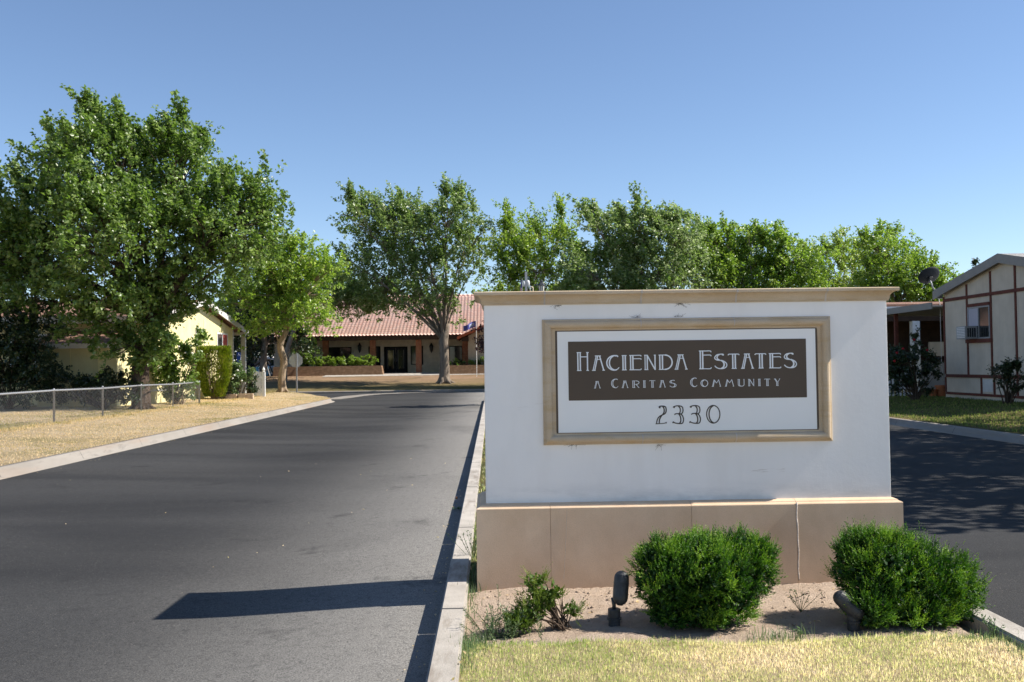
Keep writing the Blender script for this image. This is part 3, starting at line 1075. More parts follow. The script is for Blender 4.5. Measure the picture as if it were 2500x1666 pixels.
PX0, PX1 = P(1356.5, 930, YW).x, P(1996, 930, YW).x
PZ1, PZ0 = P(1676, 799.5, YW).z, P(1676, 1059.5, YW).z
panel = part('panel', MB().box(PX0, PX1, YW - 0.007, YW + 0.002, PZ0, PZ1), 'panel_brown', sign, False, 0.001)
QX0, QX1 = P(1361.5, 930, YW).x, P(1991.5, 930, YW).x
QZ1, QZ0 = P(1676, 806.5, YW).z, P(1676, 1052.5, YW).z
part('white_board', MB().box(QX0, QX1, YW - 0.010, YW - 0.0065, QZ0, QZ1), 'panel_white', panel, False, 0.001)
BX0, BX1 = P(1387.2, 900, YW).x, P(1967.5, 900, YW).x
BZ1, BZ0 = P(1676, 831, YW).z, P(1676, 974.5, YW).z
part('brown_board', MB().box(BX0, BX1, YW - 0.013, YW - 0.0095, BZ0, BZ1), 'panel_brown', panel, False, 0.001)


# lettering: an inline display face built from strokes
def cr(pts, n=6):
    pts = [np.array(p, float) for p in pts]
    if len(pts) == 2:
        return pts
    e = [2 * pts[0] - pts[1]] + pts + [2 * pts[-1] - pts[-2]]
    out = []
    for i in range(1, len(e) - 2):
        for j in range(n):
            t = j / n
            a_, b_, c_, d_ = e[i - 1], e[i], e[i + 1], e[i + 2]
            out.append(0.5 * (2 * b_ + (c_ - a_) * t + (2 * a_ - 5 * b_ + 4 * c_ - d_) * t * t + (3 * b_ - a_ - 3 * c_ + d_) * t ** 3))
    out.append(pts[-1])
    return out


def arc(cx, cy, rx, ry, a0, a1, n=12):
    return [(cx + rx * math.cos(R(a0 + (a1 - a0) * i / n)), cy + ry * math.sin(R(a0 + (a1 - a0) * i / n))) for i in range(n + 1)]


K, T = 0.085, 0.058          # heavy and light stroke
GL = {
    'H': [([(.09, 0), (.09, 1)], K), ([(.29, 0), (.29, 1)], K), ([(.89, 0), (.89, 1)], K), ([(.3, .745), (.88, .745)], T),
          ([(0, .975), (.37, .975)], T), ([(.79, .975), (1, .975)], T), ([(0, .025), (.38, .025)], T), ([(.79, .025), (1, .025)], T)],
    'A': [([(.08, .02), (.34, .97)], T), ([(.21, .02), (.45, .95)], K * .9), ([(.60, .97), (.91, .02)], K), ([(.40, .74), (.67, .74)], T * .9),
          ([(.24, .97), (.70, .97)], T), ([(0, .025), (.28, .025)], T), ([(.80, .025), (1, .025)], T)],
    'C': [(arc(.60, .5, .585, .475, 72, 290, 18), K), (arc(.66, .5, .44, .46, 105, 262, 14), K), (cr([(.66, .975), (.82, .965), (.92, .90)]), K), (cr([(.70, .035), (.86, .09), (.985, .20)]), T)],
    'I': [([(.24, 0), (.24, 1)], K), ([(.74, 0), (.74, 1)], K * 1.1), ([(0, .972), (1, .972)], T), ([(0, .028), (1, .028)], T)],
    'E': [([(.10, 0), (.10, 1)], K), ([(.29, 0), (.29, 1)], K * 1.1), (cr([(0, .972), (.5, .972), (.90, .972), (.98, .90)]), T), (cr([(.3, .752), (.6, .755), (.92, .752), (.98, .69)]), T),
          (cr([(0, .028), (.5, .028), (.90, .028), (.98, .10)]), T)],
    'N': [([(.07, 0), (.07, 1)], T), ([(.26, 0), (.26, .95)], K), ([(.25, .98), (.91, .04)], K), ([(.93, 0), (.93, 1)], K * .95), ([(0, .972), (.30, .972)], T), ([(0, .028), (.34, .028)], T), ([(.84, .972), (1, .972)], T)],
    'D': [([(.08, 0), (.08, 1)], K), ([(.27, 0), (.27, 1)], K * 1.1), ([(0, .972), (.5, .972)], T), ([(0, .028), (.5, .028)], T), (arc(.45, .5, .52, .472, 90, -90, 18), K * 1.05)],
    'S': [(cr([(.68, .90), (.72, .93), (.66, .975), (.45, .975), (.2, .93), (.05, .79), (.06, .68), (.2, .60), (.42, .575), (.65, .54), (.87, .43), (.965, .28), (.9, .13), (.72, .04), (.5, .025), (.3, .05), (.14, .12), (.03, .22)]), T * 1.15),
          (cr([(.42, .97), (.28, .89), (.22, .78), (.26, .67), (.40, .59)]), K), (cr([(.55, .57), (.70, .46), (.76, .3), (.70, .13), (.54, .03)]), K * 1.2), ([(.60, .965), (.72, .91)], K)],
    'T': [(cr([(.01, .90), (.08, .965), (.3, .972), (.7, .972), (.92, .965), (.99, .90)]), T), ([(.42, 0), (.42, .97)], K), ([(.64, 0), (.64, .97)], K * 1.1), ([(.32, .028), (.75, .028)], T)],
    'R': [([(.09, 0), (.09, 1)], K), ([(.30, 0), (.30, 1)], K * 1.1), ([(0, .965), (.55, .965)], T), (arc(.52, .72, .44, .245, 90, -90, 12), K), ([(.3, .475), (.55, .475)], T), ([(.55, .475), (.90, .03)], K), ([(0, .03), (.42, .03)], T), ([(.82, .03), (.99, .03)], T)],
    'O': [(arc(.5, .5, .47, .47, 0, 360, 28), K), (arc(.62, .5, .42, .44, 112, 248, 14), K)],
    'M': [([(.06, .02), (.24, .97)], T), ([(.15, .02), (.31, .92)], K), ([(.26, .97), (.52, .50)], K), ([(.52, .50), (.77, .97)], T), ([(.75, .97), (.95, .02)], K), ([(0, .028), (.2, .028)], T), ([(.86, .028), (1, .028)], T)],
    'U': [(cr([(.07, 1), (.07, .3), (.14, .1), (.33, .03), (.5, .025), (.7, .03), (.88, .12), (.94, .3), (.94, 1)]), K * .9), (cr([(.26, 1), (.26, .3), (.32, .1), (.45, .03)]), K), ([(0, .972), (.34, .972)], T), ([(.86, .972), (1, .972)], T)],
    'Y': [([(.06, .97), (.42, .52)], T), ([(.20, .97), (.52, .56)], K), ([(.95, .97), (.60, .52)], T * 1.1), ([(.42, 0), (.42, .53)], K), ([(.62, 0), (.62, .53)], K), ([(0, .972), (.30, .972)], T), ([(.84, .972), (1, .972)], T), ([(.32, .028), (.74, .028)], T)],
    '2': [(cr([(.35, .90), (.37, .96), (.5, .985), (.7, .985), (.9, .94), (.965, .80), (.93, .65), (.8, .55), (.6, .50), (.36, .42), (.2, .30), (.115, .14), (.10, .04)]), K * .75), (cr([(.66, .97), (.77, .84), (.78, .68), (.68, .55), (.5, .42), (.36, .25), (.32, .05)]), K * .8),
          (cr([(0, .02), (.4, .03), (.8, .05), (.96, .09)]), T * .8), ([(.36, .88), (.42, .95)], K * 1.1), ([(.90, .05), (.98, .10)], K * .9)],
    '3': [(cr([(.11, .90), (.2, .96), (.4, .99), (.65, .985), (.88, .93), (.955, .78), (.92, .63), (.78, .545), (.62, .555), (.4, .56), (.26, .545), (.17, .50)]), K * .7), (cr([(.7, .55), (.88, .46), (.98, .3), (.97, .15), (.88, .04), (.68, .015), (.4, .03), (.2, .06), (.03, .13)]), K * .7),
          (cr([(.52, .985), (.67, .88), (.71, .75), (.66, .6), (.54, .55)]), K * .75), (cr([(.56, .55), (.69, .42), (.74, .27), (.72, .12), (.6, .02)]), K * .8), ([(.10, .885), (.17, .955)], K * 1.2), ([(.02, .12), (.07, .05)], K)],
    '0': [(arc(.5, .5, .455, .485, 0, 360, 30), K * .72), (arc(.58, .5, .37, .47, 100, 260, 16), K * .8)],
}


def glyph(mb, ch, x0, x1, z0_, z1_, unit_h, y, step=[0]):
    for pts_, w_ in GL[ch]:
        q = [np.array((x0 + (x1 - x0) * p[0], z0_ + (z1_ - z0_) * p[1])) for p in pts_]
        wv_ = w_ * unit_h / 2
        n_ = len(q)
        L_, R_ = [], []
        for i in range(n_):
            t = q[min(i + 1, n_ - 1)] - q[max(i - 1, 0)]
            t = t / (np.linalg.norm(t) + 1e-9)
            nn = np.array((-t[1], t[0])) * wv_
            L_.append(q[i] + nn)
            R_.append(q[i] - nn)
        step[0] = (step[0] + 1) % 9
        yf = y - 0.0012 - 0.00012 * step[0]
        vs_ = [(p[0], yf, p[1]) for p in L_] + [(p[0], yf, p[1]) for p in R_] + [(p[0], y, p[1]) for p in L_] + [(p[0], y, p[1]) for p in R_]
        fs_ = []
        for i in range(n_ - 1):
            fs_ += [(i, i + 1, n_ + i + 1, n_ + i), (i, 2 * n_ + i, 2 * n_ + i + 1, i + 1), (n_ + i, n_ + i + 1, 3 * n_ + i + 1, 3 * n_ + i)]
        fs_ += [(0, n_, 3 * n_, 2 * n_), (n_ - 1, 3 * n_ - 1 + 0, 4 * n_ - 1, 2 * n_ - 1)]
        mb.add(vs_, fs_)


def row(boxes, ox, oy, sc, y, uh, zlo=None):
    """glyph boxes measured as (char, x0, x1, top, bottom); common baseline heights per size class"""
    m_ = MB()
    res = []
    for ch, x0, x1, t, b in boxes:
        A_ = P(ox + x0 * sc, oy + b * sc, y)
        B_ = P(ox + x1 * sc, oy + t * sc, y)
        C_ = P(ox + x0 * sc, oy + (t + b) / 2 * sc, y)
        D_ = P(ox + x1 * sc, oy + (t + b) / 2 * sc, y)
        res.append([ch, C_.x, D_.x, A_.z, B_.z, b - t])
    return res


sc1 = 310 / 2353
L1 = row([('H', 138, 360, 222, 572), ('A', 418, 657, 290, 572), ('C', 690, 924, 280, 572), ('I', 973, 1060, 283, 563), ('E', 1113, 1337, 280, 563), ('N', 1388, 1603, 275, 560), ('D', 1656, 1912, 275, 558), ('A', 1948, 2190, 270, 552)], 1390, 830, sc1, YW - 0.013, 0) + \
    row([('E', 203, 432, 195, 548), ('S', 484, 724, 256, 549), ('T', 738, 950, 258, 540), ('A', 978, 1217, 258, 538), ('T', 1235, 1447, 250, 535), ('E', 1498, 1722, 250, 533), ('S', 1774, 2014, 240, 532)], 1680, 830, sc1, YW - 0.013, 0)
L2 = row([('A', 456, 580, 760, 895), ('C', 778, 904, 722, 893), ('A', 970, 1092, 757, 888), ('R', 1165, 1297, 757, 888), ('I', 1366, 1413, 752, 887), ('T', 1481, 1592, 750, 885), ('A', 1663, 1785, 748, 883), ('S', 1856, 1984, 745, 882)], 1390, 830, sc1, YW - 0.013, 0) + \
    row([('C', 42, 167, 703, 877), ('O', 232, 368, 735, 873), ('M', 438, 607, 735, 870), ('M', 680, 850, 733, 866), ('U', 919, 1043, 730, 865), ('N', 1111, 1224, 728, 862), ('I', 1297, 1342, 727, 859), ('T', 1411, 1520, 725, 857), ('Y', 1593, 1705, 722, 858)], 1680, 830, sc1, YW - 0.013, 0)
L3 = row([('2', 393, 662, 300, 740), ('3', 803, 1067, 300, 742), ('3', 1206, 1472, 297, 738), ('0', 1603, 1952, 290, 732)], 1560, 960, 240 / 2353, YW - 0.010, 0)


def set_row(res, name, mat, y, tall):
    zb = sum(r[3] for r in res) / len(res)
    small = [r for r in res if r[5] < tall]
    big = [r for r in res if r[5] >= tall]
    sh = sum(r[4] - r[3] for r in small) / max(1, len(small)) if small else 0
    bh = sum(r[4] - r[3] for r in big) / max(1, len(big)) if big else 0
    off = wloc(panel)
    for r in res:
        m_ = MB()
        hgt = bh if r[5] >= tall else sh
        glyph(m_, r[0], r[1], r[2], zb, zb + hgt, (sh or bh), y)
        me = bpy.data.meshes.new(name)
        me.from_pydata([tuple(Vector(v) - off) for v in m_.v], [], m_.f)
        link(name, me, mat, panel)


set_row(L1, 'letter', 'letter_white', YW - 0.013, 330)
set_row(L2, 'letter', 'letter_white', YW - 0.013, 155)
set_row(L3, 'numeral', 'letter_brown', YW - 0.010, 900)


# ------------------------------------------------------------------ foliage generators
def lobe_px(px, py, r, Y, dy=0.0, ky=1.0, kz=1.0):
    c_ = P(px, py, Y + dy)
    rr_ = r / F * (Y + dy)
    return (c_.x, c_.y, c_.z, rr_, rr_ * ky, rr_ * kz)


def in_lobes(p, lobes, skip):
    for j, (cx, cy, cz, rx, ry, rz) in enumerate(lobes):
        if j != skip:
            if ((p[0] - cx) / rx) ** 2 + ((p[1] - cy) / ry) ** 2 + ((p[2] - cz) / rz) ** 2 < 0.45:
                return True
    return False


def crown(name, lobes, nleaf, size, mat, parent, wind=(-0.25, 0, 0.15), seed=1, clump=0.42, shoots=40, shoot_len=0.9, tone_shift=0.0, per=14, droop=0.25, centers=None, zmin=0.3):
    g = np.random.default_rng(seed)
    vol = np.array([l[3] * l[4] + l[3] * l[5] for l in lobes])
    ns = max(10, int(nleaf / per))
    cnt = np.maximum(2, (vol / vol.sum() * ns / 6).astype(int))
    spr_p, spr_d = [], []
    cents = []
    for li, (l, c_) in enumerate(zip(lobes, cnt)):
        lc, lr = np.array(l[:3]), np.array(l[3:])
        for _ in range(c_):
            u_ = g.normal(size=3)
            u_ /= np.linalg.norm(u_)
            rr_ = g.uniform(0.12, 1.0) ** 0.42
            cp = lc + lr * u_ * rr_
            if cp[2] < zmin:
                continue
            cents.append((li, cp))
            k_ = g.poisson(6)
            out = u_ * 0.8 + np.array(wind) + np.array((0, 0, 0.35))
            for _ in range(k_):
                spr_p.append(cp + g.normal(size=3) * clump * np.minimum(1, lr.mean()) * np.array((1, 1, 0.7)))
                spr_d.append(out + g.normal(size=3) * 0.55)
    zs = np.array([c_[1][2] for c_ in cents])
    # long leading shoots from the outer, upper clumps
    score = np.array([(c_[1][2] - lobes[c_[0]][2]) / lobes[c_[0]][5] for c_ in cents])
    cand = np.where(score > 0.45)[0]
    if len(cand) and shoots:
        for i in g.choice(cand, int(shoots * 1.7)):
            p = cents[i][1].copy()
            dv = np.array((g.normal() * 0.25, g.normal() * 0.25, 1.0)) + np.array(wind) * 0.6
            ln = shoot_len * g.uniform(0.2, 0.62)
            for t in np.linspace(0, 1, 6):
                spr_p.append(p + dv * ln * t + np.array(wind) * ln * t * t * 0.7)
                spr_d.append(dv + g.normal(size=3) * 0.35 + np.array(wind) * 1.2)
    sp_, sd_ = np.array(spr_p), unit(np.array(spr_d))
    m_ = len(sp_)
    L_ = g.uniform(0.35, 0.8, m_) * clump * 1.7
    t = g.uniform(0, 1, (m_, per))
    pos = sp_[:, None, :] + sd_[:, None, :] * (L_[:, None] * t)[:, :, None]
    pos = pos + g.normal(size=pos.shape) * size * 0.35
    ax = sd_[:, None, :] * 0.55 + g.normal(size=pos.shape) * 0.62 + np.array((wind[0] * 1.2, 0, -droop))
    nr = g.normal(size=pos.shape) * 0.65 + np.array((0, 0, 0.8))
    tone = np.clip(0.45 + tone_shift + g.normal(size=(m_, 1)) * 0.16 + g.normal(size=(m_, per)) * 0.2, 0, 1)
    pos, ax, nr, tone = pos.reshape(-1, 3), ax.reshape(-1, 3), nr.reshape(-1, 3), tone.ravel()
    ln = size * g.uniform(0.65, 1.25, len(pos))
    if centers is not None:
        centers += cents
    return leaves(name, pos, ax, nr, ln, ln * g.uniform(0.6, 0.85, len(pos)), mat, tone, parent)


def bez(a_, b_, c_, n=7):
    return [a_ * (1 - t) ** 2 + b_ * 2 * t * (1 - t) + c_ * t * t for t in [i / n for i in range(n + 1)]]


def tree(name, label, cat, base, trunk, lobes, nleaf, size, leaf, barkm, seed, r0, forks=None, group=None, **kw):
    """trunk: list of (point, radius); forks: indices of trunk points limbs may leave from"""
    rng = random.Random(seed)
    root = thing(name, label, cat, base, group)
    cents = []
    lobes = [(l[0], l[1], l[2], l[3] * 0.87, l[4] * 0.90, l[5] * 0.87) for l in lobes]
    crown('crown', lobes, nleaf, size, leaf, root, seed=seed, centers=cents, **kw)
    mb = MB()
    tp = [Vector(p) for p, _ in trunk]
    # smooth trunk with a root flare
    cp = cr([tuple(p) + (r,) for p, r in trunk], 5)
    pts = [Vector(c_[:3]) for c_ in cp]
    rad = [float(c_[3]) for c_ in cp]
    mb.tube(pts, rad, 12)
    for k_ in range(6):
        an = k_ * 1.05 + rng.random() * 0.6
        dr = Vector((math.cos(an), math.sin(an), 0))
        q = pts[0]
        mb.tube([q + Vector((0, 0, r0 * 1.6)) + dr * r0 * 0.45, q + Vector((0, 0, r0 * 0.5)) + dr * r0 * 0.95, q + dr * r0 * (1.7 + rng.random()) + Vector((0, 0, -0.05))], [r0 * 0.42, r0 * 0.36, r0 * 0.1], 6)
    limbs = []
    fk = forks or [len(trunk) - 1]
    for li, l in enumerate(lobes):
        c_ = Vector(l[:3])
        s = min((tp[i] for i in fk), key=lambda q: (q - c_).length + rng.random() * 0.8)
        dv = c_ - s
        mid = s + dv * 0.5 + Vector((-dv.x * 0.10, -dv.y * 0.1, abs(dv.length) * 0.10)) + Vector((rng.uniform(-.3, .3), rng.uniform(-.3, .3), rng.uniform(-.2, .3))) * dv.length * 0.25
        end = s + dv * (1.1 if l[3] > 1.2 else 0.85)
        b = bez(s, mid, end, 8)
        rs = trunk[-1][1] * (0.62 if l[3] > 1.2 else 0.3)
        mb.tube(b, [rs * (1 - 0.85 * i / 8) + 0.012 for i in range(9)], 7)
        limbs.append(b)
    tips = []
    for li, cp_ in cents:
        c_ = Vector(cp_)
        b = limbs[li]
        j = min(range(1, len(b)), key=lambda i: (b[i] - c_).length)
        j = max(1, j - 1)
        s = b[j]
        dv = c_ - s
        if dv.length < 0.2:
            continue
        mid = s + dv * 0.5 + Vector((rng.uniform(-.2, .2), rng.uniform(-.2, .2), rng.uniform(-.05, .3))) * dv.length * 0.5
        q = bez(s, mid, c_ + dv.normalized() * 0.2, 4)
        mb.tube(q, [0.028 - 0.005 * i for i in range(5)], 4, False)
    part('trunk', mb, barkm, root, True)
    return root


# ---- tree 1: the big mulberry on the left
Y1 = 34.0
g1 = [(235, 455, 150), (425, 455, 150), (565, 555, 130), (80, 555, 145), (275, 610, 170), (465, 640, 115), (70, 660, 115), (615, 600, 78), (232, 322, 56), (290, 345, 52), (440, 362, 46), (330, 740, 75), (170, 715, 60), (-70, 600, 140), (640, 480, 55), (125, 385, 52), (442, 318, 22), (228, 282, 20), (400, 745, 50), (270, 800, 40), (388, 800, 42), (345, 860, 34), (60, 735, 60), (225, 765, 42), (420, 840, 26), (480, 720, 46), (440, 765, 38), (300, 850, 38), (368, 885, 28), (205, 800, 44), (325, 905, 24)]
dys = [0, 1.0, -0.8, 1.2, -1.6, 0.6, 0.4, 0.6, 0.5, -0.5, 0.3, -0.8, -1.0, 0.5, 0, 0.8, 0.2, 0, -0.4, -0.6, -0.5, -0.4, -0.5, -0.7, -0.6, 1.0, 0.6, -0.9, -0.7, -0.6, -0.6]
lob = [lobe_px(x, y, r, Y1, dy, 1.15, 0.95) for (x, y, r), dy in zip(g1, dys)]
b0 = P(345, 955, Y1)
b0.z = gz_left(b0.x, b0.y) - 0.03
tr = [(b0, 0.33), (P(343, 900, Y1), 0.28), (P(352, 850, Y1), 0.28), (P(380, 800, Y1), 0.26)]
T1 = tree('mulberry_tree', 'tallest broad leafy tree with leaning trunk behind the wire fence', 'tree', b0, tr, lob, 74000, 0.14, 'leaf_mulberry', 'bark_dark', 21, 0.25, [2, 3], shoots=250, shoot_len=1.1, clump=0.36, tone_shift=0.02, wind=(-0.3, 0, 0.2))

# ---- tree 2: yellow green street tree by the stop sign
Y2 = 50.0
g2 = [(680, 690, 90), (610, 700, 60), (760, 705, 62), (725, 645, 58), (650, 650, 55), (772, 622, 22), (690, 755, 70), (585, 740, 42), (790, 660, 45), (640, 780, 45), (760, 770, 45), (745, 600, 26)]
lob = [lobe_px(x, y, r, Y2, random.uniform(-1, 1), 1.1, 0.9) for x, y, r in g2]
b0 = P(690, 960, Y2)
b0.z = gz_left(b0.x, b0.y) - 0.02
tr = [(b0, 0.22), (P(688, 925, Y2), 0.185), (P(693, 880, Y2), 0.18), (P(684, 845, Y2), 0.165), (P(700, 805, Y2), 0.13)]
tree('street_tree', 'yellow green tree with thick pale trunk beside the stop sign', 'tree', b0, tr, lob, 22000, 0.14, 'leaf_yellow', 'bark_tan', 22, 0.21, [3, 4], shoots=60, shoot_len=0.9, clump=0.42, wind=(-0.12, 0, 0.2))

# ---- tree 3: vase shaped tree before the clubhouse
Y3 = 70.0
g3 = [(1000, 600, 115), (1085, 545, 85), (905, 560, 72), (1130, 625, 75), (935, 680, 90), (1055, 690, 80), (850, 640, 55), (1175, 540, 40), (1100, 498, 38), (1190, 600, 40), (860, 515, 34), (1000, 500, 50), (940, 500, 40), (1020, 755, 40), (960, 735, 40), (1100, 740, 45)]
lob = [lobe_px(x, y, r, Y3, random.uniform(-2, 2), 1.1, 0.9) for x, y, r in g3]
b0 = P(1085, 918, Y3)
b0.z = gz_park(b0.x, b0.y) - 0.05
tr = [(b0, 0.42), (P(1085, 885, Y3), 0.34), (P(1084, 850, Y3), 0.33), (P(1083, 832, Y3), 0.33), (P(1092, 790, Y3), 0.20)]
tree('shade_tree', 'vase shaped tree with grey trunk in front of the tiled clubhouse', 'tree', b0, tr, lob, 31000, 0.19, 'leaf_silver', 'bark_grey', 23, 0.40, [3], shoots=110, shoot_len=1.6, clump=0.55)
# low bough tree between them
Y3b = 73.0
g3b = [(800, 700, 50), (850, 720, 45), (880, 735, 36), (770, 660, 40), (915, 745, 30), (830, 738, 36), (745, 755, 36)]
lob = [lobe_px(x, y, r, Y3b, random.uniform(-1.5, 1.5), 1.1, 0.9) for x, y, r in g3b]
b0 = P(694, 912, Y3b)
b0.z = gz_park(b0.x, b0.y) - 0.05
tr = [(b0, 0.22), (P(697, 870, Y3b), 0.18), (P(720, 800, Y3b), 0.15)]
tree('shade_tree', 'lower green tree overhanging the left end of the clubhouse roof', 'tree', b0, tr, lob, 11000, 0.19, 'leaf_silver', 'bark_grey', 24, 0.2, [2], shoots=30, shoot_len=1.0, clump=0.5)


def back_tree(name, label, Y, lobes, nleaf, size, leaf, seed, basepx, grp='trees behind the sign', dpy=26, **kw):
    lob = [lobe_px(x, y + dpy, r, Y, random.uniform(-1.8, 1.8), 1.1, 0.95) for x, y, r in lobes]
    b0 = P(basepx, 900, Y)
    b0.z = gz_park(b0.x, b0.y) - 0.05 if Y > 62.5 else 0.1
    top = P(basepx, 760, Y)
    m_ = b0.lerp(top, 0.5) + Vector((0.15, 0, 0))
    tr = [(b0, 0.28), (m_, 0.22), (top, 0.16)]
    return tree(name, label, 'tree', b0, tr, lob, nleaf, size, leaf, 'bark_grey', seed, 0.26, [1, 2], group=grp, **kw)


back_tree('slender_tree', 'airy light green tree with thin stems above the left end of the sign', 66,
          [(1275, 575, 62), (1350, 590, 66), (1310, 640, 70), (1255, 530, 32), (1375, 530, 34), (1405, 630, 42), (1235, 640, 40), (1320, 540, 34), (1290, 690, 48), (1370, 680, 50), (1400, 600, 36), (1240, 590, 36)], 13500, 0.17, 'leaf_light', 31, 1312, shoots=70, shoot_len=1.7, clump=0.6)
back_tree('poplar_tree', 'tall silvery green tree with wind bent tips above the sign centre', 63,
          [(1500, 565, 66), (1570, 545, 66), (1640, 575, 70), (1495, 650, 72), (1590, 660, 90), (1690, 645, 66), (1450, 515, 30), (1560, 490, 26), (1610, 505, 26), (1690, 535, 32), (1440, 690, 46), (1550, 720, 60), (1425, 640, 46), (1405, 700, 44)], 33000, 0.19, 'leaf_silver', 32, 1560, shoots=110, shoot_len=1.5, clump=0.5, tone_shift=0.12, wind=(-0.45, 0, 0.1))
back_tree('poplar_tree', 'dense green poplar with spiky tips right of the tallest tree over the sign', 66,
          [(1770, 610, 70), (1850, 615, 72), (1930, 620, 68), (1800, 685, 72), (1900, 690, 76), (1760, 545, 26), (1830, 545, 26), (1920, 565, 24), (1730, 565, 34), (1985, 610, 46), (1720, 650, 62), (1735, 600, 40), (1990, 690, 50)], 33000, 0.18, 'leaf_elm', 33, 1850, shoots=100, shoot_len=1.5, clump=0.5, tone_shift=0.14, wind=(-0.3, 0, 0.15))
back_tree('willow_tree', 'yellowish feathery tree peeping out behind the poplars', 88,
          [(2060, 580, 42), (2025, 605, 38), (2090, 600, 42), (2060, 660, 62), (2010, 575, 34), (2040, 720, 50), (1985, 620, 46), (2000, 670, 52), (2110, 640, 46)], 14000, 0.19, 'leaf_light', 34, 2060, shoots=40, shoot_len=1.2, clump=0.5, tone_shift=0.15)
back_tree('elm_tree', 'rounded bright green tree beyond the right end of the sign', 72,
          [(2145, 590, 50), (2195, 620, 56), (2240, 655, 56), (2135, 660, 62), (2200, 700, 62), (2285, 645, 28), (2110, 700, 46), (2165, 560, 28), (2260, 715, 50), (2290, 690, 30)], 24000, 0.18, 'leaf_elm', 35, 2185, shoots=40, shoot_len=0.9, clump=0.5, tone_shift=0.12, wind=(0.05, 0, 0.2))
back_tree('elm_tree', 'small green tree just above the satellite dish', 80,
          [(2345, 680, 32), (2325, 722, 46), (2382, 712, 24), (2300, 740, 30)], 5500, 0.22, 'leaf_elm', 36, 2340, shoots=14, shoot_len=0.8, clump=0.45, wind=(0, 0, 0.2))
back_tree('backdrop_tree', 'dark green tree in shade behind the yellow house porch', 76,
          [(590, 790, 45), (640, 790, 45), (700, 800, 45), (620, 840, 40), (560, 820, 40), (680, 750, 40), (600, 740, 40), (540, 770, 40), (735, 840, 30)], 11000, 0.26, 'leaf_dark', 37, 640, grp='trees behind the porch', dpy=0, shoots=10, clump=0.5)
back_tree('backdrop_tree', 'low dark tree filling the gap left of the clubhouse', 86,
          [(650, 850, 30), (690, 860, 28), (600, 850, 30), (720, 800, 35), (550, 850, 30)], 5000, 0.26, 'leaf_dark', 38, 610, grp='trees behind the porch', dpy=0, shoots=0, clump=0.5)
back_tree('backdrop_tree', 'low green trees line just above the cap left end', 92,
          [(1230, 695, 26), (1200, 705, 22), (1265, 700, 24), (1350, 705, 30), (1400, 705, 26), (1445, 715, 30)], 4500, 0.25, 'leaf_light', 39, 1240, grp='trees behind the sign', shoots=10, shoot_len=0.6, clump=0.45)
# far cypress
cy = P(2381, 662, 120)
rt = thing('cypress_tree', 'far dark pointed cypress tip above the tan house roof', 'tree', (cy.x, cy.y, 1.0))
crown('crown', [(cy.x, cy.y, cy.z - 0.6 * k, 0.35 + 0.12 * k, 0.35 + 0.12 * k, 0.8) for k in range(-1, 12)], 2200, 0.25, 'leaf_dark', rt, shoots=0, clump=0.25, wind=(0, 0, 0.6), seed=77)
part('trunk', MB().tube([(cy.x, cy.y, 0.9), (cy.x, cy.y, cy.z)], [0.2, 0.05], 8), 'bark_dark', rt)
# purple plum in the median, hidden behind the sign except for its left edge
c0 = P(1186, 800, 41.0)
rt0 = Vector((c0.x + 1.15, 41.0, 0.1))
tree('plum_tree', 'purple leaved plum peeking out at the left edge of the sign', 'tree', rt0, [(rt0, 0.11), (rt0 + Vector((0.05, 0, 1.0)), 0.09), (rt0 + Vector((0, 0, 1.7)), 0.08)],
     [(rt0.x, 41, 3.0, 1.1, 1.1, 1.0), (rt0.x - 0.55, 41.2, 2.6, 0.8, 0.8, 0.8), (rt0.x + 0.7, 40.8, 2.7, 0.8, 0.8, 0.8), (rt0.x - 0.4, 41, 3.5, 0.6, 0.6, 0.6)], 3600, 0.12, 'leaf_purple', 'bark_dark', 41, 0.1, [2], shoots=20, shoot_len=0.5, clump=0.3)
# street tree outside the frame on the right: its shade lies over the right lane
b0 = Vector((14.6, 16.0, 0.3))
tree('street_tree', 'spreading tree right of the road whose shade streaks the right lane', 'tree', b0, [(b0, 0.3), (b0 + Vector((0, 0, 1.5)), 0.26), (b0 + Vector((0.1, 0, 3.0)), 0.22)],
     [(13.2, 16.0, 6.4, 2.7, 2.7, 1.9), (12.4, 13.0, 5.9, 2.3, 2.4, 1.6), (15.8, 19.6, 6.4, 2.6, 2.6, 1.9), (16.0, 15.0, 8.2, 2.4, 2.4, 1.9), (16.6, 22.0, 6.4, 2.0, 2.0, 1.5), (11.2, 10.6, 5.4, 1.8, 1.6, 1.2), (16.8, 18.5, 8.4, 2.2, 2.2, 1.7)], 19000, 0.20, 'leaf_elm', 'bark_grey', 51, 0.28, [1, 2], shoots=10, clump=0.55)


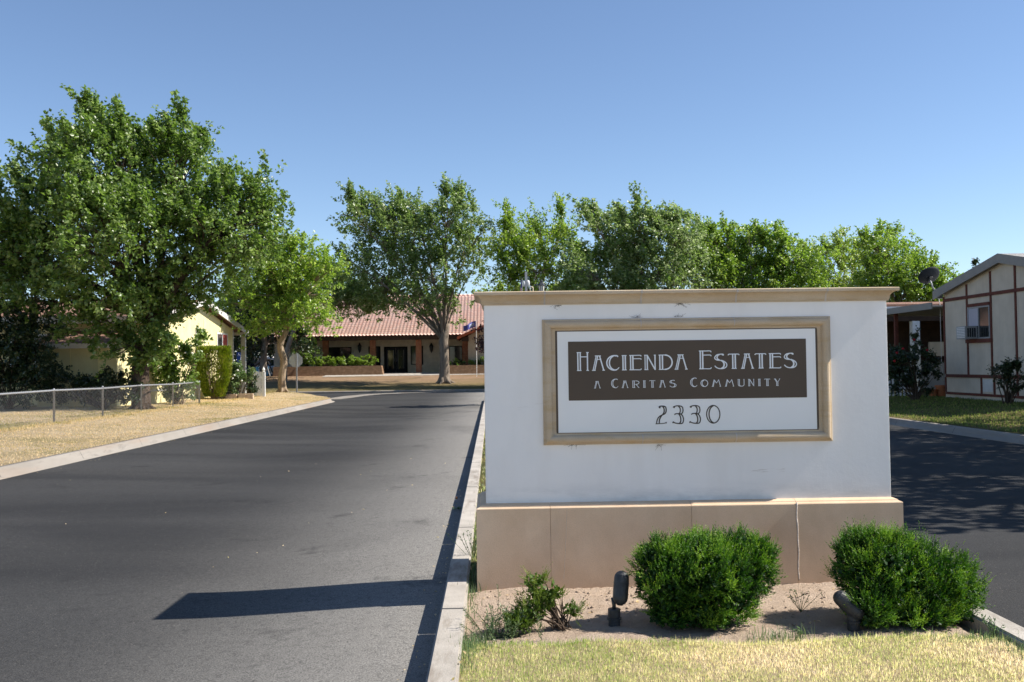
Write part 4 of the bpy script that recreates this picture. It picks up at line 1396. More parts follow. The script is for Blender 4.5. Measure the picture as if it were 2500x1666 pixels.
# ------------------------------------------------------------------ junipers in the bed
def bush(name, label, lobes, nshoot, stem_base, seed, mat='leaf_juniper', slen=(0.07, 0.13), leafl=0.017, per=22, lean=(0, 0, 0.45), tuft=40, wood=1.0):
    g = np.random.default_rng(seed)
    root = thing(name, label, 'shrub', stem_base, 'junipers in the sign bed')
    P_, D_, Q_ = [], [], []
    vol = np.array([l[3] ** 2 for l in lobes])
    I_ = []
    for li, l in enumerate(lobes):
        c_, r_ = np.array(l[:3]), np.array(l[3:])
        for _ in range(int(nshoot / 7 * vol[li] / vol.sum())):
            u_ = g.normal(size=3)
            u_ /= np.linalg.norm(u_)
            lump = 1 + 0.16 * noise.noise(Vector(u_ * 3.1 + seed)) + 0.13 * noise.noise(Vector(u_ * 7 + seed))
            rr_ = g.choice([1.0, 0.93, 0.84, 0.7], p=[0.55, 0.25, 0.13, 0.07]) * g.uniform(0.93, 1.0) * lump
            p = c_ + r_ * u_ * rr_
            if in_lobes(p, lobes, li) or p[2] < 0.105 + 0.02 * g.random():
                continue
            if noise.noise(Vector(p * 13.0 + seed)) < -0.22 and g.random() < 0.8:
                continue
            dv = u_ * 0.9 + np.array(lean) + g.normal(size=3) * 0.25
            dv /= np.linalg.norm(dv)
            big = min(1.2, max(0.0, 0.5 + 0.9 * noise.noise(Vector(p * 8.0 - seed)) + g.normal() * 0.28))
            for _k in range(7):
                P_.append(p - u_ * r_ * 0.14 + g.normal(size=3) * 0.012)
                D_.append(dv + g.normal(size=3) * 0.33)
                Q_.append(big)
        for _ in range(int(nshoot * 1.1 * vol[li] / vol.sum())):
            u_ = g.normal(size=3)
            u_ /= np.linalg.norm(u_)
            p = c_ + r_ * u_ * g.uniform(0.35, 0.9)
            if p[2] > 0.12:
                I_.append(p)
    P_, D_, Q_ = np.array(P_), unit(np.array(D_)), np.array(Q_)
    m_ = len(P_)
    L_ = g.uniform(*slen, m_) * (0.75 + 0.5 * Q_)
    out = g.choice(m_, tuft)
    L_[out] *= 1.5
    t = (np.arange(per) / (per - 1))[None, :] * np.ones((m_, 1))
    t = np.clip(t + g.normal(size=t.shape) * 0.02, 0, 1)
    bend = np.array((0, 0, 0.25))
    dirs = D_[:, None, :] + bend * t[:, :, None]
    pos = P_[:, None, :] + dirs * (L_[:, None] * t)[:, :, None]
    a_ = np.arange(per)[None, :] * 2.4 + g.uniform(0, 6.28, (m_, 1))
    e1 = unit(np.cross(D_, g.normal(size=(m_, 3))))
    e2 = np.cross(D_, e1)
    rad = e1[:, None, :] * np.cos(a_)[:, :, None] + e2[:, None, :] * np.sin(a_)[:, :, None]
    ax = D_[:, None, :] * (0.75 + 0.5 * t[:, :, None]) + rad * (0.85 - 0.5 * t[:, :, None]) + g.normal(size=pos.shape) * 0.12
    nr = rad * 0.4 + g.normal(size=pos.shape) * 0.5
    ln = leafl * (1.25 - 0.55 * t) * g.uniform(0.75, 1.25, t.shape)
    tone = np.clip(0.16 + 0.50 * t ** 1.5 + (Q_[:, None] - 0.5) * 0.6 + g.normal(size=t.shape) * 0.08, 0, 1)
    I_ = np.array(I_)
    ni = len(I_)
    il = g.uniform(0.02, 0.04, ni)
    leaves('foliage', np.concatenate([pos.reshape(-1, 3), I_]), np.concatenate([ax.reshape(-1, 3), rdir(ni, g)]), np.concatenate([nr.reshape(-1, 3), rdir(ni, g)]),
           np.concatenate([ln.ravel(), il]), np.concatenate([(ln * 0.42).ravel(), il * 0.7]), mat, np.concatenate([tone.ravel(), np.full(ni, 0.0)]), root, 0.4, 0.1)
    # woody core
    mb = MB()
    sb = Vector(stem_base)
    for l in lobes:
        for _ in range(7):
            u_ = g.normal(size=3)
            u_ /= np.linalg.norm(u_)
            e_ = Vector(np.array(l[:3]) + np.array(l[3:]) * u_ * 0.85)
            if e_.z < 0.15:
                e_.z = 0.2
            mid = sb.lerp(e_, 0.45) + Vector((0, 0, 0.05))
            mb.tube(bez(sb + Vector((g.normal() * 0.02, g.normal() * 0.02, 0)), mid, e_, 4), [x * wood for x in (0.011, 0.009, 0.007, 0.004, 0.002)], 5, False)
    mb.tube([sb + Vector((0, 0, -0.03)), sb + Vector((0.0, 0, 0.06)), sb + Vector((0.01, 0.01, 0.14 * wood))], [0.045 * wood, 0.035 * wood, 0.03 * wood], 8)
    part('stem', mb, 'bark_dark', root, True)
    return root


YJ = 5.80
lb = [lobe_px(x, y, r, YJ, dy, 0.95, kz) for x, y, r, dy, kz in ((1715, 1395, 150, 0, 0.62), (1640, 1415, 100, -0.05, 0.85), (1795, 1385, 105, 0.05, 0.85), (1740, 1455, 120, 0, 0.8), (1620, 1360, 62, 0.0, .7), (1840, 1355, 60, 0.05, .7), (1685, 1500, 85, -0.05, 0.7), (1640, 1505, 60, -0.08, 0.6), (1730, 1520, 60, -0.1, 0.45))]
sb = G(1715, 1490, 0.09)
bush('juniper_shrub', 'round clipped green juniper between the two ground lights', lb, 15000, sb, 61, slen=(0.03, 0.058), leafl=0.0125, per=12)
lb = [lobe_px(x, y, r, YJ, dy, 0.95, kz) for x, y, r, dy, kz in ((2150, 1400, 125, 0, 0.85), (2250, 1430, 130, 0, 0.85), (2115, 1350, 80, 0.05, 0.75), (2330, 1460, 75, 0.0, 1.0), (2200, 1495, 130, -0.05, 0.6), (2320, 1420, 60, 0, 1), (2290, 1520, 95, -0.05, 0.6), (2180, 1340, 55, 0, .7), (2140, 1520, 70, -0.05, 0.5), (2125, 1485, 55, -0.22, 0.8), (2230, 1545, 80, -0.12, 0.4), (2340, 1530, 60, -0.1, 0.5))]
sb = G(2230, 1490, 0.09)
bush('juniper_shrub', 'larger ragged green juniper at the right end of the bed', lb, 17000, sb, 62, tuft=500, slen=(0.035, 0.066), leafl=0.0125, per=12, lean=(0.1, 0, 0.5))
# scraggly young juniper with weeds at the left end
lb = [lobe_px(x, y, r, 5.72, dy, 0.9, kz) for x, y, r, dy, kz in ((1305, 1420, 26, 0, 0.9), (1320, 1455, 38, 0, 0.7), (1350, 1450, 28, -0.03, 0.8), (1300, 1490, 40, -0.05, 0.7), (1260, 1515, 45, -0.08, 0.5), (1395, 1490, 22, 0, 0.6))]
sb = G(1372, 1535, 0.10)
bush('juniper_shrub', 'small scraggly yellowish juniper near the left kerb', lb, 800, sb, 63, mat='leaf_juniper_old', slen=(0.03, 0.055), leafl=0.011, per=14, tuft=12, wood=0.4)
root = thing('weed_clump', 'feathery blue green weed growing at the left corner of the bed', 'weed', G(1200, 1560, 0.09))
g = np.random.default_rng(5)
st, stp = [], MB()
for k_ in range(48):
    b_ = np.array(G(g.uniform(1165, 1330), g.uniform(1535, 1570), 0.09))
    dv = np.array((g.normal() * 0.5, g.normal() * 0.3, 1.0))
    ln = g.uniform(0.06, 0.17) if k_ else 0.27
    if k_ == 0:
        b_, dv = np.array(G(1212, 1545, 0.09)), np.array((0.05, 0, 1.0))
    stp.tube([G(1250, 1550, 0.088), Vector(b_) * 0.5 + G(1250, 1550, 0.088) * 0.5 - Vector((0, 0, 0.004)), Vector(b_)], 0.0016, 4, False)
    stp.tube([Vector(b_), Vector(b_ + dv * ln * 0.5 + np.array((0.005, 0, 0))), Vector(b_ + dv * ln)], [0.0022, 0.0016, 0.0008], 4, False)
    for t in np.linspace(0.1, 1, 26):
        st.append((b_ + dv * ln * t, dv * 0.6 + g.normal(size=3) * 0.9))
part('stem', stp, 'leaf_weed', root)
st_p, st_d = np.array([s[0] for s in st]), np.array([s[1] for s in st])
leaves('foliage', st_p, st_d, rdir(len(st_p)), RNG.uniform(0.012, 0.03, len(st_p)), RNG.uniform(0.002, 0.004, len(st_p)), 'leaf_weed', RNG.uniform(0.2, 1, len(st_p)), root)
for (px, py, lbl, hgt, cnt) in ((1955, 1495, 'thin upright weed on bare soil between the two large junipers', 0.12, 9), (1955, 1560, 'tiny green weed at the lawn edge between the two large junipers', 0.05, 6), (2430, 1560, 'leafy weed beside the right median kerb', 0.10, 12), (1155, 1372, 'straggly weed squeezed between the left kerb and the plinth', 0.22, 16)):
    b_ = G(px, py, 0.09)
    root = thing('weed_sprig', lbl, 'weed', b_)
    mb = MB()
    st = []
    for k_ in range(cnt):
        dv = Vector((random.gauss(0, 0.45), random.gauss(0, 0.45), 1)) * hgt
        mb.tube([b_, b_ + dv * 0.5, b_ + dv], [0.002, 0.0015, 0.0008], 4, False)
        for t in (0.5, 0.65, 0.8, 0.95, 1.0):
            st.append((np.array(b_ + dv * t), np.array(dv) * 6 + np.array((random.gauss(0, 1), random.gauss(0, 1), random.gauss(0, 1))) * 0.8))
    part('stem', mb, 'leaf_weed', root)
    leaves('foliage', np.array([s[0] for s in st]), np.array([s[1] for s in st]), rdir(len(st)), RNG.uniform(0.012, 0.03, len(st)), RNG.uniform(0.004, 0.010, len(st)), 'leaf_weed', RNG.uniform(0, 0.8, len(st)), root)


# ------------------------------------------------------------------ ground lights
def capsule(c, ax, r, hl, sides=20):
    """bullet shaped lamp body along ax"""
    ax = Vector(ax).normalized()
    u_ = ax.orthogonal().normalized()
    w_ = ax.cross(u_)
    prof = [(0.02, -hl)] + [(r * math.sin(t), -hl + r - r * math.cos(t)) for t in (0.35, 0.8, 1.2, 1.57)]
    prof += [(r, hl * 0.28), (r * 1.03, hl * 0.285), (r * 1.03, hl * 0.32), (r * 0.99, hl * 0.325), (r * 0.97, hl - r * 0.9)]
    prof += [(r * 0.97 * math.cos(t), hl - r * 0.9 + r * 0.9 * math.sin(t)) for t in (0.4, 0.8, 1.15, 1.45)]
    rings = [[Vector(c) + ax * z + (u_ * math.cos(2 * math.pi * k / sides) + w_ * math.sin(2 * math.pi * k / sides)) * q for k in range(sides)] for q, z in prof]
    return MB().loft(rings, True, True, True)


def spot(label, base, center, axis, yoke):
    root = thing('ground_light', label, 'ground light', base, 'ground lights in the sign bed')
    b = Vector(base)
    part('can', MB().lathe(b, [(0.034, -0.05), (0.034, 0.055), (0.043, 0.058), (0.043, 0.068), (0.036, 0.07), (0.036, 0.115), (0.034, 0.119), (0.012, 0.12)], 20), 'black_plastic', root, False)
    part('knuckle', MB().tube([b + Vector((0, 0, 0.115)), b + Vector((0, 0, 0.14)), Vector(yoke)], [0.011, 0.011, 0.013], 8), 'black_plastic', root, True)
    part('lamp_body', capsule(center, axis, 0.044, 0.098), 'black_plastic', root, False)


bL = G(1500, 1537, 0.075)
cL = P(1516, 1436, bL.y)
spot('upright black bullet light with a domed top left of the round juniper', bL, cL, (0.12, 0.25, 1), (bL.x - 0.005, bL.y, cL.z - 0.055))
bR = G(2084, 1545, 0.075)
cR = P(2072, 1478, bR.y)
spot('tilted black bullet light half hidden by the large right juniper', bR, cR, (-0.75, 0.25, 0.72), (bR.x + 0.01, bR.y, cR.z - 0.04))
# bits in the gutter
gp_ = G(1118, 1245, 0.01)
root = thing('leaf_sprig', 'torn green leaf sprig lying in the gutter by the median kerb', 'leaf', gp_)
n = 16
leaves('foliage', np.array(gp_) + RNG.normal(size=(n, 3)) * np.array((0.03, 0.04, 0.006)) + np.array((0, 0, 0.015)), RNG.normal(size=(n, 3)) * np.array((1, 1, 0.3)), np.tile((0, 0, 1.0), (n, 1)) + RNG.normal(size=(n, 3)) * 0.3, np.full(n, 0.05), np.full(n, 0.03), 'leaf_weed', RNG.uniform(0, 0.6, n), root)
part('stem', MB().tube([gp_ + Vector((-0.05, -0.03, 0.008)), gp_ + Vector((0.04, 0.03, 0.012))], 0.002, 5), 'leaf_weed', root)
gp_ = G(1115, 1216, 0.012)
tag(part('fallen_fruit', MB().lathe(gp_, [(0.002, -0.012), (0.010, -0.009), (0.014, 0.0), (0.010, 0.010), (0.003, 0.013)], 12), 'orange_fruit', None, True), 'small orange fruit lying on the asphalt beside the median kerb', 'fruit')

n = 230
lx_ = np.concatenate([RNG.normal(-0.42, 0.05, 70), RNG.uniform(SX0 + 0.05, SX1 - 0.05, 60), RNG.uniform(-0.3, 2.7, 30), RNG.uniform(-7.3, -7.0, 40), RNG.uniform(-6.5, -0.6, 30)])
ly_ = np.concatenate([RNG.uniform(4.6, 14, 70), RNG.uniform(5.4, 6.65, 60), RNG.uniform(4.5, 5.3, 30), RNG.uniform(15, 40, 40), RNG.uniform(6, 18, 30)])
lz_ = np.concatenate([np.full(70, 0.006), np.array([soil_z(x, y) for x, y in zip(lx_[70:130], ly_[70:130])]) + 0.004, np.full(30, 0.145), np.full(40, 0.008), np.array([road_z(x, y) for x, y in zip(lx_[200:], ly_[200:])]) + 0.006])
tag(leaves('leaf_litter', np.stack([lx_, ly_, lz_], 1), np.stack([RNG.normal(size=n), RNG.normal(size=n), RNG.uniform(0, 0.25, n)], 1), np.tile((0, 0, 1.0), (n, 1)) + RNG.normal(size=(n, 3)) * 0.25, RNG.uniform(0.012, 0.035, n), RNG.uniform(0.008, 0.02, n), 'dry_blade', RNG.uniform(0, 1, n)),
    'dry leaf litter scattered along the kerbs, the soil bed and the road', 'leaf litter', kind='stuff')

# ------------------------------------------------------------------ chain link fence
FX = -11.35
fy = [26.07 - 3.2 * 4, 26.07 - 3.2 * 3, 26.07 - 3.2 * 2, 26.07 - 3.2, 26.07, 29.3, 32.5, 35.7, 38.9]
fz = lambda x, y: gz_left(x, y) - 0.03
FH = 0.84
root = thing('wire_fence', 'low grey chain link fence running along the dry verge', 'fence', (FX, 26, fz(FX, 26)))
for y in fy:
    z = fz(FX, y)
    big = 0.036 if y == fy[-1] else 0.028
    part('post', MB().lathe((FX, y, z), [(big, -0.1), (big, FH + 0.02), (big * 1.15, FH + 0.022), (big * 0.9, FH + 0.05), (big * 0.3, FH + 0.065)], 10), 'galv', root, True)
part('top_rail', MB().tube([(FX, fy[0], fz(FX, fy[0]) + FH)] + [(FX, y + 0.01, fz(FX, y) + FH + 0.012 * math.sin(y)) for y in fy[1:]], 0.024, 8), 'galv', root, True)


def link_mesh(p0, p1, zb, h, sp=0.095, r=0.0015, off=(0.03, 0)):
    m_ = MB()
    a_, b_ = Vector(p0), Vector(p1)
    L_ = (b_ - a_).length
    t_ = (b_ - a_) / L_
    n_ = int((L_ + h) / sp)
    for k_ in range(-int(h / sp), n_):
        for s in (1, -1):
            x0, x1 = k_ * sp, k_ * sp + h
            z0_, z1_ = 0.0, h
            if x0 < 0:
                z0_ += -x0
                x0 = 0
            if x1 > L_:
                z1_ -= x1 - L_
                x1 = L_
            if x1 <= x0:
                continue
            q0, q1 = a_ + t_ * x0, a_ + t_ * x1
            za, zb_ = (z0_, z1_) if s > 0 else (h - z0_, h - z1_)
            A_ = Vector((q0.x + off[0], q0.y + off[1], zb(q0.x, q0.y) + za + 0.03))
            B_ = Vector((q1.x + off[0], q1.y + off[1], zb(q1.x, q1.y) + zb_ + 0.03))
            m_.tube([A_, B_], r, 3, False)
    k_ = 0.0
    while k_ < L_:                                    # twisted wire ends above the rail
        q = a_ + t_ * k_
        z = zb(q.x, q.y) + h + 0.02
        m_.tube([(q.x + off[0], q.y + off[1], z), (q.x + off[0] + 0.008, q.y + off[1], z + 0.05)], r * 1.2, 3, False)
        k_ += sp
    return m_


part('wire_mesh', link_mesh((FX, fy[0], 0), (FX, fy[-1], 0), fz, FH - 0.02), 'galv', root)
# return run towards the house
ry_ = 38.9
root = thing('wire_fence', 'short chain link return between the fence end post and the yellow house', 'fence', (FX - 0.8, ry_, fz(FX - 0.8, ry_)))
part('post', MB().lathe((FX - 0.95, ry_ + 0.5, fz(FX - 1, ry_)), [(0.028, -0.1), (0.028, FH), (0.02, FH + 0.04)], 10), 'galv', root, True)
part('top_rail', MB().tube([(FX - 0.05, ry_, fz(FX, ry_) + FH), (FX - 1.5, ry_ + 0.7, fz(FX - 1.5, ry_) + FH)], 0.02, 8), 'galv', root, True)
part('wire_mesh', link_mesh((FX - 0.05, ry_, 0), (FX - 1.5, ry_ + 0.7, 0), fz, FH - 0.02, off=(0, -0.03)), 'galv', root)


# ------------------------------------------------------------------ windows
def window_x(parent, x, y0, y1, z0_, z1_, out, fw=0.05, mat='white_paint', blind=None, mull=True):
    """window in a wall of constant x, facing direction out (+1/-1)"""
    xa, xb = sorted((x - 0.02 * out, x + 0.035 * out))
    f_ = MB()
    f_.box(xa, xb, y0, y0 + fw, z0_, z1_)
    f_.box(xa, xb, y1 - fw, y1, z0_, z1_)
    f_.box(xa, xb, y0 + fw, y1 - fw, z0_, z0_ + fw)
    f_.box(xa, xb, y0 + fw, y1 - fw, z1_ - fw, z1_)
    if mull:
        f_.box(xa, xb - 0.004 * out if out > 0 else xb, (y0 + y1) / 2 - fw * .4, (y0 + y1) / 2 + fw * .4, z0_ + fw, z1_ - fw)
    w = part('window', f_, mat, parent)
    xp, xq = sorted((x - 0.005 * out, x + 0.012 * out))
    part('pane', MB().box(xp, xq, y0 + fw * .5, y1 - fw * .5, z0_ + fw * .5, z1_ - fw * .5), 'glass', w)
    if blind:
        xp, xq = sorted((x + 0.014 * out, x + 0.02 * out))
        part('blind', MB().box(xp, xq, *blind), 'pale_blind', w)
    return w


def window_y(parent, y, x0, x1, z0_, z1_, fw=0.06, mat='dark_brown', n=2, glass='glass'):
    f_ = MB()
    f_.box(x0, x0 + fw, y - 0.04, y + 0.02, z0_, z1_)
    f_.box(x1 - fw, x1, y - 0.04, y + 0.02, z0_, z1_)
    f_.box(x0 + fw, x1 - fw, y - 0.04, y + 0.02, z0_, z0_ + fw)
    f_.box(x0 + fw, x1 - fw, y - 0.04, y + 0.02, z1_ - fw, z1_)
    for i in range(1, n):
        xm = x0 + (x1 - x0) * i / n
        f_.box(xm - fw * .4, xm + fw * .4, y - 0.036, y + 0.02, z0_ + fw, z1_ - fw)
    w = part('window', f_, mat, parent)
    part('pane', MB().box(x0 + fw * .5, x1 - fw * .5, y - 0.015, y + 0.01, z0_ + fw * .5, z1_ - fw * .5), glass, w)
    return w


# ------------------------------------------------------------------ yellow house
XG = -13.0
yn, yf_ = 37.6, 50.4
house = thing('yellow_house', 'yellow mobile home with brown shingle roof and sunlit gable behind the large tree', 'house', (-22, 44, 0.35))
zE, zR = 3.60, 4.62
yr = 44.6
part('wall', MB().prism([(yn, 0.2), (yf_, 0.2), (yf_, zE - 0.02), (yr, zR - 0.12), (yn, zE - 0.05)], 'x', -33, XG), 'yellow_siding', house)


def roof_slab(y0, z0_, y1, z1_, th, x0, x1):
    return MB().prism([(y0, z0_), (y1, z1_), (y1, z1_ + th), (y0, z0_ + th)], 'x', x0, x1)


rf = part('roof', roof_slab(yn - 0.45, zE - 0.07, yr, zR, 0.10, -33.4, XG + 0.32).add(*[(lambda m: (m.v, m.f))(roof_slab(yr, zR, 52.2, 3.47, 0.10, -33.4, XG + 0.32))][0]), 'brown_shingle', house)
fas = MB()
for (y0, z0_, y1, z1_) in ((yn - 0.47, zE - 0.07, yr, zR), (yr, zR, 52.22, 3.47)):
    fas.prism([(y0, z0_ - 0.14), (y1, z1_ - 0.14), (y1, z1_ + 0.115), (y0, z0_ + 0.115)], 'x', XG + 0.322, XG + 0.36)
part('rake_board', fas, 'pale_trim', house)
part('fascia', MB().box(-33.4, XG + 0.32, yn - 0.50, yn - 0.455, zE - 0.24, zE + 0.03), 'white_paint', house)
part('wall_trim', MB().box(XG + 0.002, XG + 0.03, yn, yn + 0.10, 0.35, zE - 0.06), 'pale_trim', house)
part('wall_trim', MB().box(XG + 0.002, XG + 0.03, yf_ - 0.10, yf_, 0.35, zE - 0.06), 'pale_trim', house)
part('wall_trim', MB().box(XG + 0.002, XG + 0.03, 45.3, 45.38, 0.8, zE + 0.35), 'pale_trim', house)
part('wall_trim', MB().box(XG + 0.002, XG + 0.025, yn + 0.11, 45.29, 0.78, 0.86), 'pale_trim', house)
window_x(house, XG, 47.4, 49.3, 2.1, 3.35, 1, 0.07)
part('curtain', MB().box(XG + 0.013, XG + 0.02, 48.45, 49.2, 2.75, 3.28), 'red_cloth', house)
window_x(house, XG, 43.95, 44.4, 2.25, 3.45, 1, 0.06, 'beige_metal', None, False)
window_x(house, XG, 40.6, 41.1, 0.9, 2.2, 1, 0.07, 'white_paint', None, False)
# lean-to room on the street side of the long wall
lw = MB()
lw.box(-16.0, XG - 0.25, 35.5, yn - 0.003, 0.2, 2.42)
part('lean_to_wall', lw, 'yellow_siding', house)
part('lean_to_roof', MB().prism([(35.2, 2.50), (yn - 0.005, 3.02), (yn - 0.005, 3.09), (35.2, 2.57)], 'x', -16.3, XG + 0.05), 'brown_shingle', house)
part('lean_to_fascia', MB().box(-16.3, XG + 0.05, 35.14, 35.198, 2.40, 2.575), 'white_paint', house)
cb = MB()
for x in (-16.0, -14.9, -13.9):
    cb.box(x - 0.03, x + 0.03, 35.47, 35.497, 0.3, 2.40)
part('batten', cb, 'yellow_siding', house)
wl = window_y(house, yn, -18.0, -16.6, 1.7, 3.0, 0.08, 'white_paint', 3)
# porch on the far side
pz = gz_left(-12.8, 51)
part('porch_post', MB().box(-12.9, -12.68, 51.55, 51.77, pz - 0.05, 3.34), 'beige_metal', house, False, 0.01)
part('porch_post', MB().box(-20.1, -19.9, 51.55, 51.77, pz - 0.05, 3.34), 'beige_metal', house, False, 0.01)
part('porch_beam', MB().box(-33, -12.66, 51.53, 51.79, 3.341, 3.48), 'pale_trim', house)

# dark ivy mass in front of the long wall, left edge of the view
def shrub(name, label, lobes, nleaf, size, leaf, base, seed, cat='shrub', group=None, stems=5, barkm='bark_dark', **kw):
    root = thing(name, label, cat, base, group)
    cents = []
    kw.setdefault('shoots', 0)
    kw.setdefault('wind', (0, 0, 0.2))
    crown('foliage', lobes, nleaf, size, leaf, root, seed=seed, centers=cents, **kw)
    mb = MB()
    rg = random.Random(seed)
    b = Vector(base)
    for li, c_ in cents[::max(1, len(cents) // (stems * 5))]:
        c_ = Vector(c_)
        s = b + Vector((rg.uniform(-.1, .1), rg.uniform(-.1, .1), -0.03))
        mb.tube(bez(s, s.lerp(c_, 0.4) + Vector((0, 0, 0.1)), c_, 4), [0.022, 0.018, 0.014, 0.01, 0.005], 5, False)
    part('stem', mb, barkm, root, True)
    return root


Yv = 33.4
lb = [lobe_px(x, y, r, Yv, random.uniform(-.6, .6), 1, 1) for x, y, r in ((-40, 800, 70), (30, 800, 60), (80, 830, 55), (100, 790, 50), (20, 880, 70), (90, 890, 55), (-60, 890, 70), (50, 940, 50), (-30, 950, 60), (110, 940, 35))]
bs = Vector(lb[4][:3])
bs.z = gz_left(bs.x, bs.y)
shrub('ivy_hedge', 'tall dark ivy covered hedge at the left edge behind the wire fence', lb, 17000, 0.11, 'leaf_dark', bs, 71, 'hedge', clump=0.22)
lb = [lobe_px(x, y, r, 33.9, random.uniform(-.3, .3), 1, 0.8) for x, y, r in ((150, 945, 40), (200, 950, 38), (250, 950, 38), (290, 950, 36), (320, 960, 30), (180, 925, 26), (270, 928, 26))]
bs = Vector(lb[2][:3])
bs.z = gz_left(bs.x, bs.y)
shrub('low_hedge', 'low dark hedge along the foot of the yellow lean-to', lb, 6500, 0.10, 'leaf_dark', bs, 72, 'hedge', clump=0.18)
lb = [lobe_px(x, y, r, 38.4, random.uniform(-.3, .3), 0.8, 0.9) for x, y, r in ((420, 860, 34), (440, 900, 38), (400, 905, 34), (465, 880, 26), (430, 935, 32), (475, 835, 16), (495, 822, 10), (390, 880, 25))]
bs = Vector(lb[4][:3])
bs.z = gz_left(bs.x, bs.y)
vine = shrub('flowering_vine', 'dark glossy vine with white blossoms climbing beside the leaning trunk', lb, 3600, 0.15, 'leaf_mulberry', bs, 73, 'shrub', clump=0.25, shoots=8, shoot_len=0.4)
mb = MB()
rg = random.Random(4)
for k_ in range(26):
    l = lb[rg.randrange(len(lb))]
    an = rg.uniform(0, 6.28)
    c_ = Vector((l[0] + l[3] * math.cos(an) * 0.8, l[1] - l[4] * 0.9, l[2] + l[5] * math.sin(an) * 0.8))
    mb.lathe(c_, [(0.005, -0.03), (0.045, 0.0), (0.03, 0.03), (0.003, 0.035)], 7)
o = part('blossoms', mb, 'flower_white', vine, True)
lb = [lobe_px(x, y, r, 38.2, random.uniform(-.2, .2), 1, 1) for x, y, r in ((440, 960, 20), (455, 940, 18), (465, 965, 16), (425, 975, 12))]
bs = Vector(lb[0][:3])
bs.z = gz_left(bs.x, bs.y)
shrub('twiggy_shrub', 'thin pale twiggy shrub inside the corner of the wire fence', lb, 700, 0.09, 'leaf_rose', bs, 74, clump=0.2, stems=8, barkm='bark_tan')


# clipped arborvitae column
def thuja(label, c_, rx, ry, h, n, seed):
    g = np.random.default_rng(seed)
    root = thing('column_hedge', label, 'hedge', c_)
    t = g.uniform(0.02, 1, n)
    an = g.uniform(0, 2 * np.pi, n)
    inner = g.choice([1, 0.9, 0.75], n, p=[0.6, 0.25, 0.15])
    w = np.clip(0.55 + 1.1 * t, 0.55, 1.0) * inner * (1 + 0.05 * np.sin(an * 5 + t * 9))
    k_ = 6.0
    sx = np.sign(np.cos(an)) * np.abs(np.cos(an)) ** (2 / k_ * 1.6)
    sy = np.sign(np.sin(an)) * np.abs(np.sin(an)) ** (2 / k_ * 1.6)
    top = g.uniform(0, 1, n) < 0.16
    pos = np.stack([c_.x + sx * rx * w, c_.y + sy * ry * w, c_.z + 0.05 + t * h], 1)
    pos[top, 0] = c_.x + g.uniform(-1, 1, top.sum()) * rx * 0.97
    pos[top, 1] = c_.y + g.uniform(-1, 1, top.sum()) * ry * 0.97
    pos[top, 2] = c_.z + h * (1.0 + 0.015 * g.normal(size=top.sum()))
    ax = np.stack([sx * 0.5, sy * 0.5, np.full(n, 0.9)], 1) + g.normal(size=(n, 3)) * 0.3
    patch = np.array([noise.noise(Vector((p[0] * 2.2, p[1] * 2.2, p[2] * 0.9))) for p in pos])
    tone = np.clip(0.30 + 0.34 * np.maximum(0, patch) * 1.6 * (t < 0.85) + g.normal(size=n) * 0.13, 0, 1)
    ln = g.uniform(0.07, 0.14, n)
    leaves('foliage', pos, ax, g.normal(size=(n, 3)), ln, ln * 0.4, 'leaf_thuja', tone, root)
    mb = MB()
    for q in range(9):
        a_ = q * 0.7
        mb.tube([c_ + Vector((0.1 * math.cos(a_), 0.1 * math.sin(a_), -0.05)), c_ + Vector((0.5 * rx * math.cos(a_), 0.5 * ry * math.sin(a_), h * 0.5)), c_ + Vector((0.6 * rx * math.cos(a_), 0.6 * ry * math.sin(a_), h * 0.93))], [0.035, 0.025, 0.01], 5)
    part('stem', mb, 'bark_tan', root, True)


thuja('clipped square topped column hedge against the sunlit yellow gable', Vector((-12.15, 43.9, gz_left(-12.15, 43.9))), 0.64, 0.5, 2.2, 12000, 75)
# condenser
ax_, ay_ = -11.95, 45.0
az_ = gz_left(ax_, ay_)
root = thing('condenser_unit', 'beige air conditioner cabinet with louvres right of the column hedge', 'air conditioner', (ax_, ay_, az_))
body = MB().box(ax_ - 0.42, ax_ + 0.36, ay_ - 0.38, ay_ + 0.38, az_ + 0.03, az_ + 0.80)
part('cabinet', body, 'beige_metal', root, False, 0.03)
part('top_grille', MB().lathe((ax_ - 0.03, ay_, az_ + 0.80), [(0.33, 0), (0.33, 0.02), (0.1, 0.035)], 20), 'dish_grey', root)
lv = MB()
for i in range(9):
    z = az_ + 0.10 + i * 0.075
    lv.box(ax_ + 0.02, ax_ + 0.33, ay_ - 0.388, ay_ - 0.379, z, z + 0.038)
    lv.box(ax_ + 0.361, ax_ + 0.369, ay_ - 0.33, ay_ + 0.33, z, z + 0.038)
part('louvre', lv, 'dish_grey', root)
# rose bed with edging, picket gate
lb = [lobe_px(x, y, r, 44.8, random.uniform(-.3, .3), 1, 1) for x, y, r in ((568, 920, 14), (585, 925, 18), (575, 945, 14), (600, 915, 14), (560, 905, 10))]
bs = Vector(lb[1][:3])
bs.z = gz_left(bs.x, bs.y)
rose = shrub('rose_bush', 'grey green rose bush with white blooms beside the condenser', lb, 1900, 0.13, 'leaf_rose', bs, 76, clump=0.22, shoots=10, shoot_len=0.3)
mb = MB()
for (px, py) in ((572, 917), (568, 925), (590, 930), (580, 905)):
    mb.lathe(P(px, py, 44.3), [(0.005, -0.04), (0.05, 0.0), (0.035, 0.04), (0.003, 0.045)], 7)
part('blossoms', mb, 'flower_white', rose, True)
lb = [lobe_px(x, y, r, 45.6, random.uniform(-.2, .2), 1, 1) for x, y, r in ((610, 935, 11), (606, 950, 10), (614, 950, 9), (612, 925, 7))]
bs = Vector(lb[1][:3])
bs.z = gz_left(bs.x, bs.y)
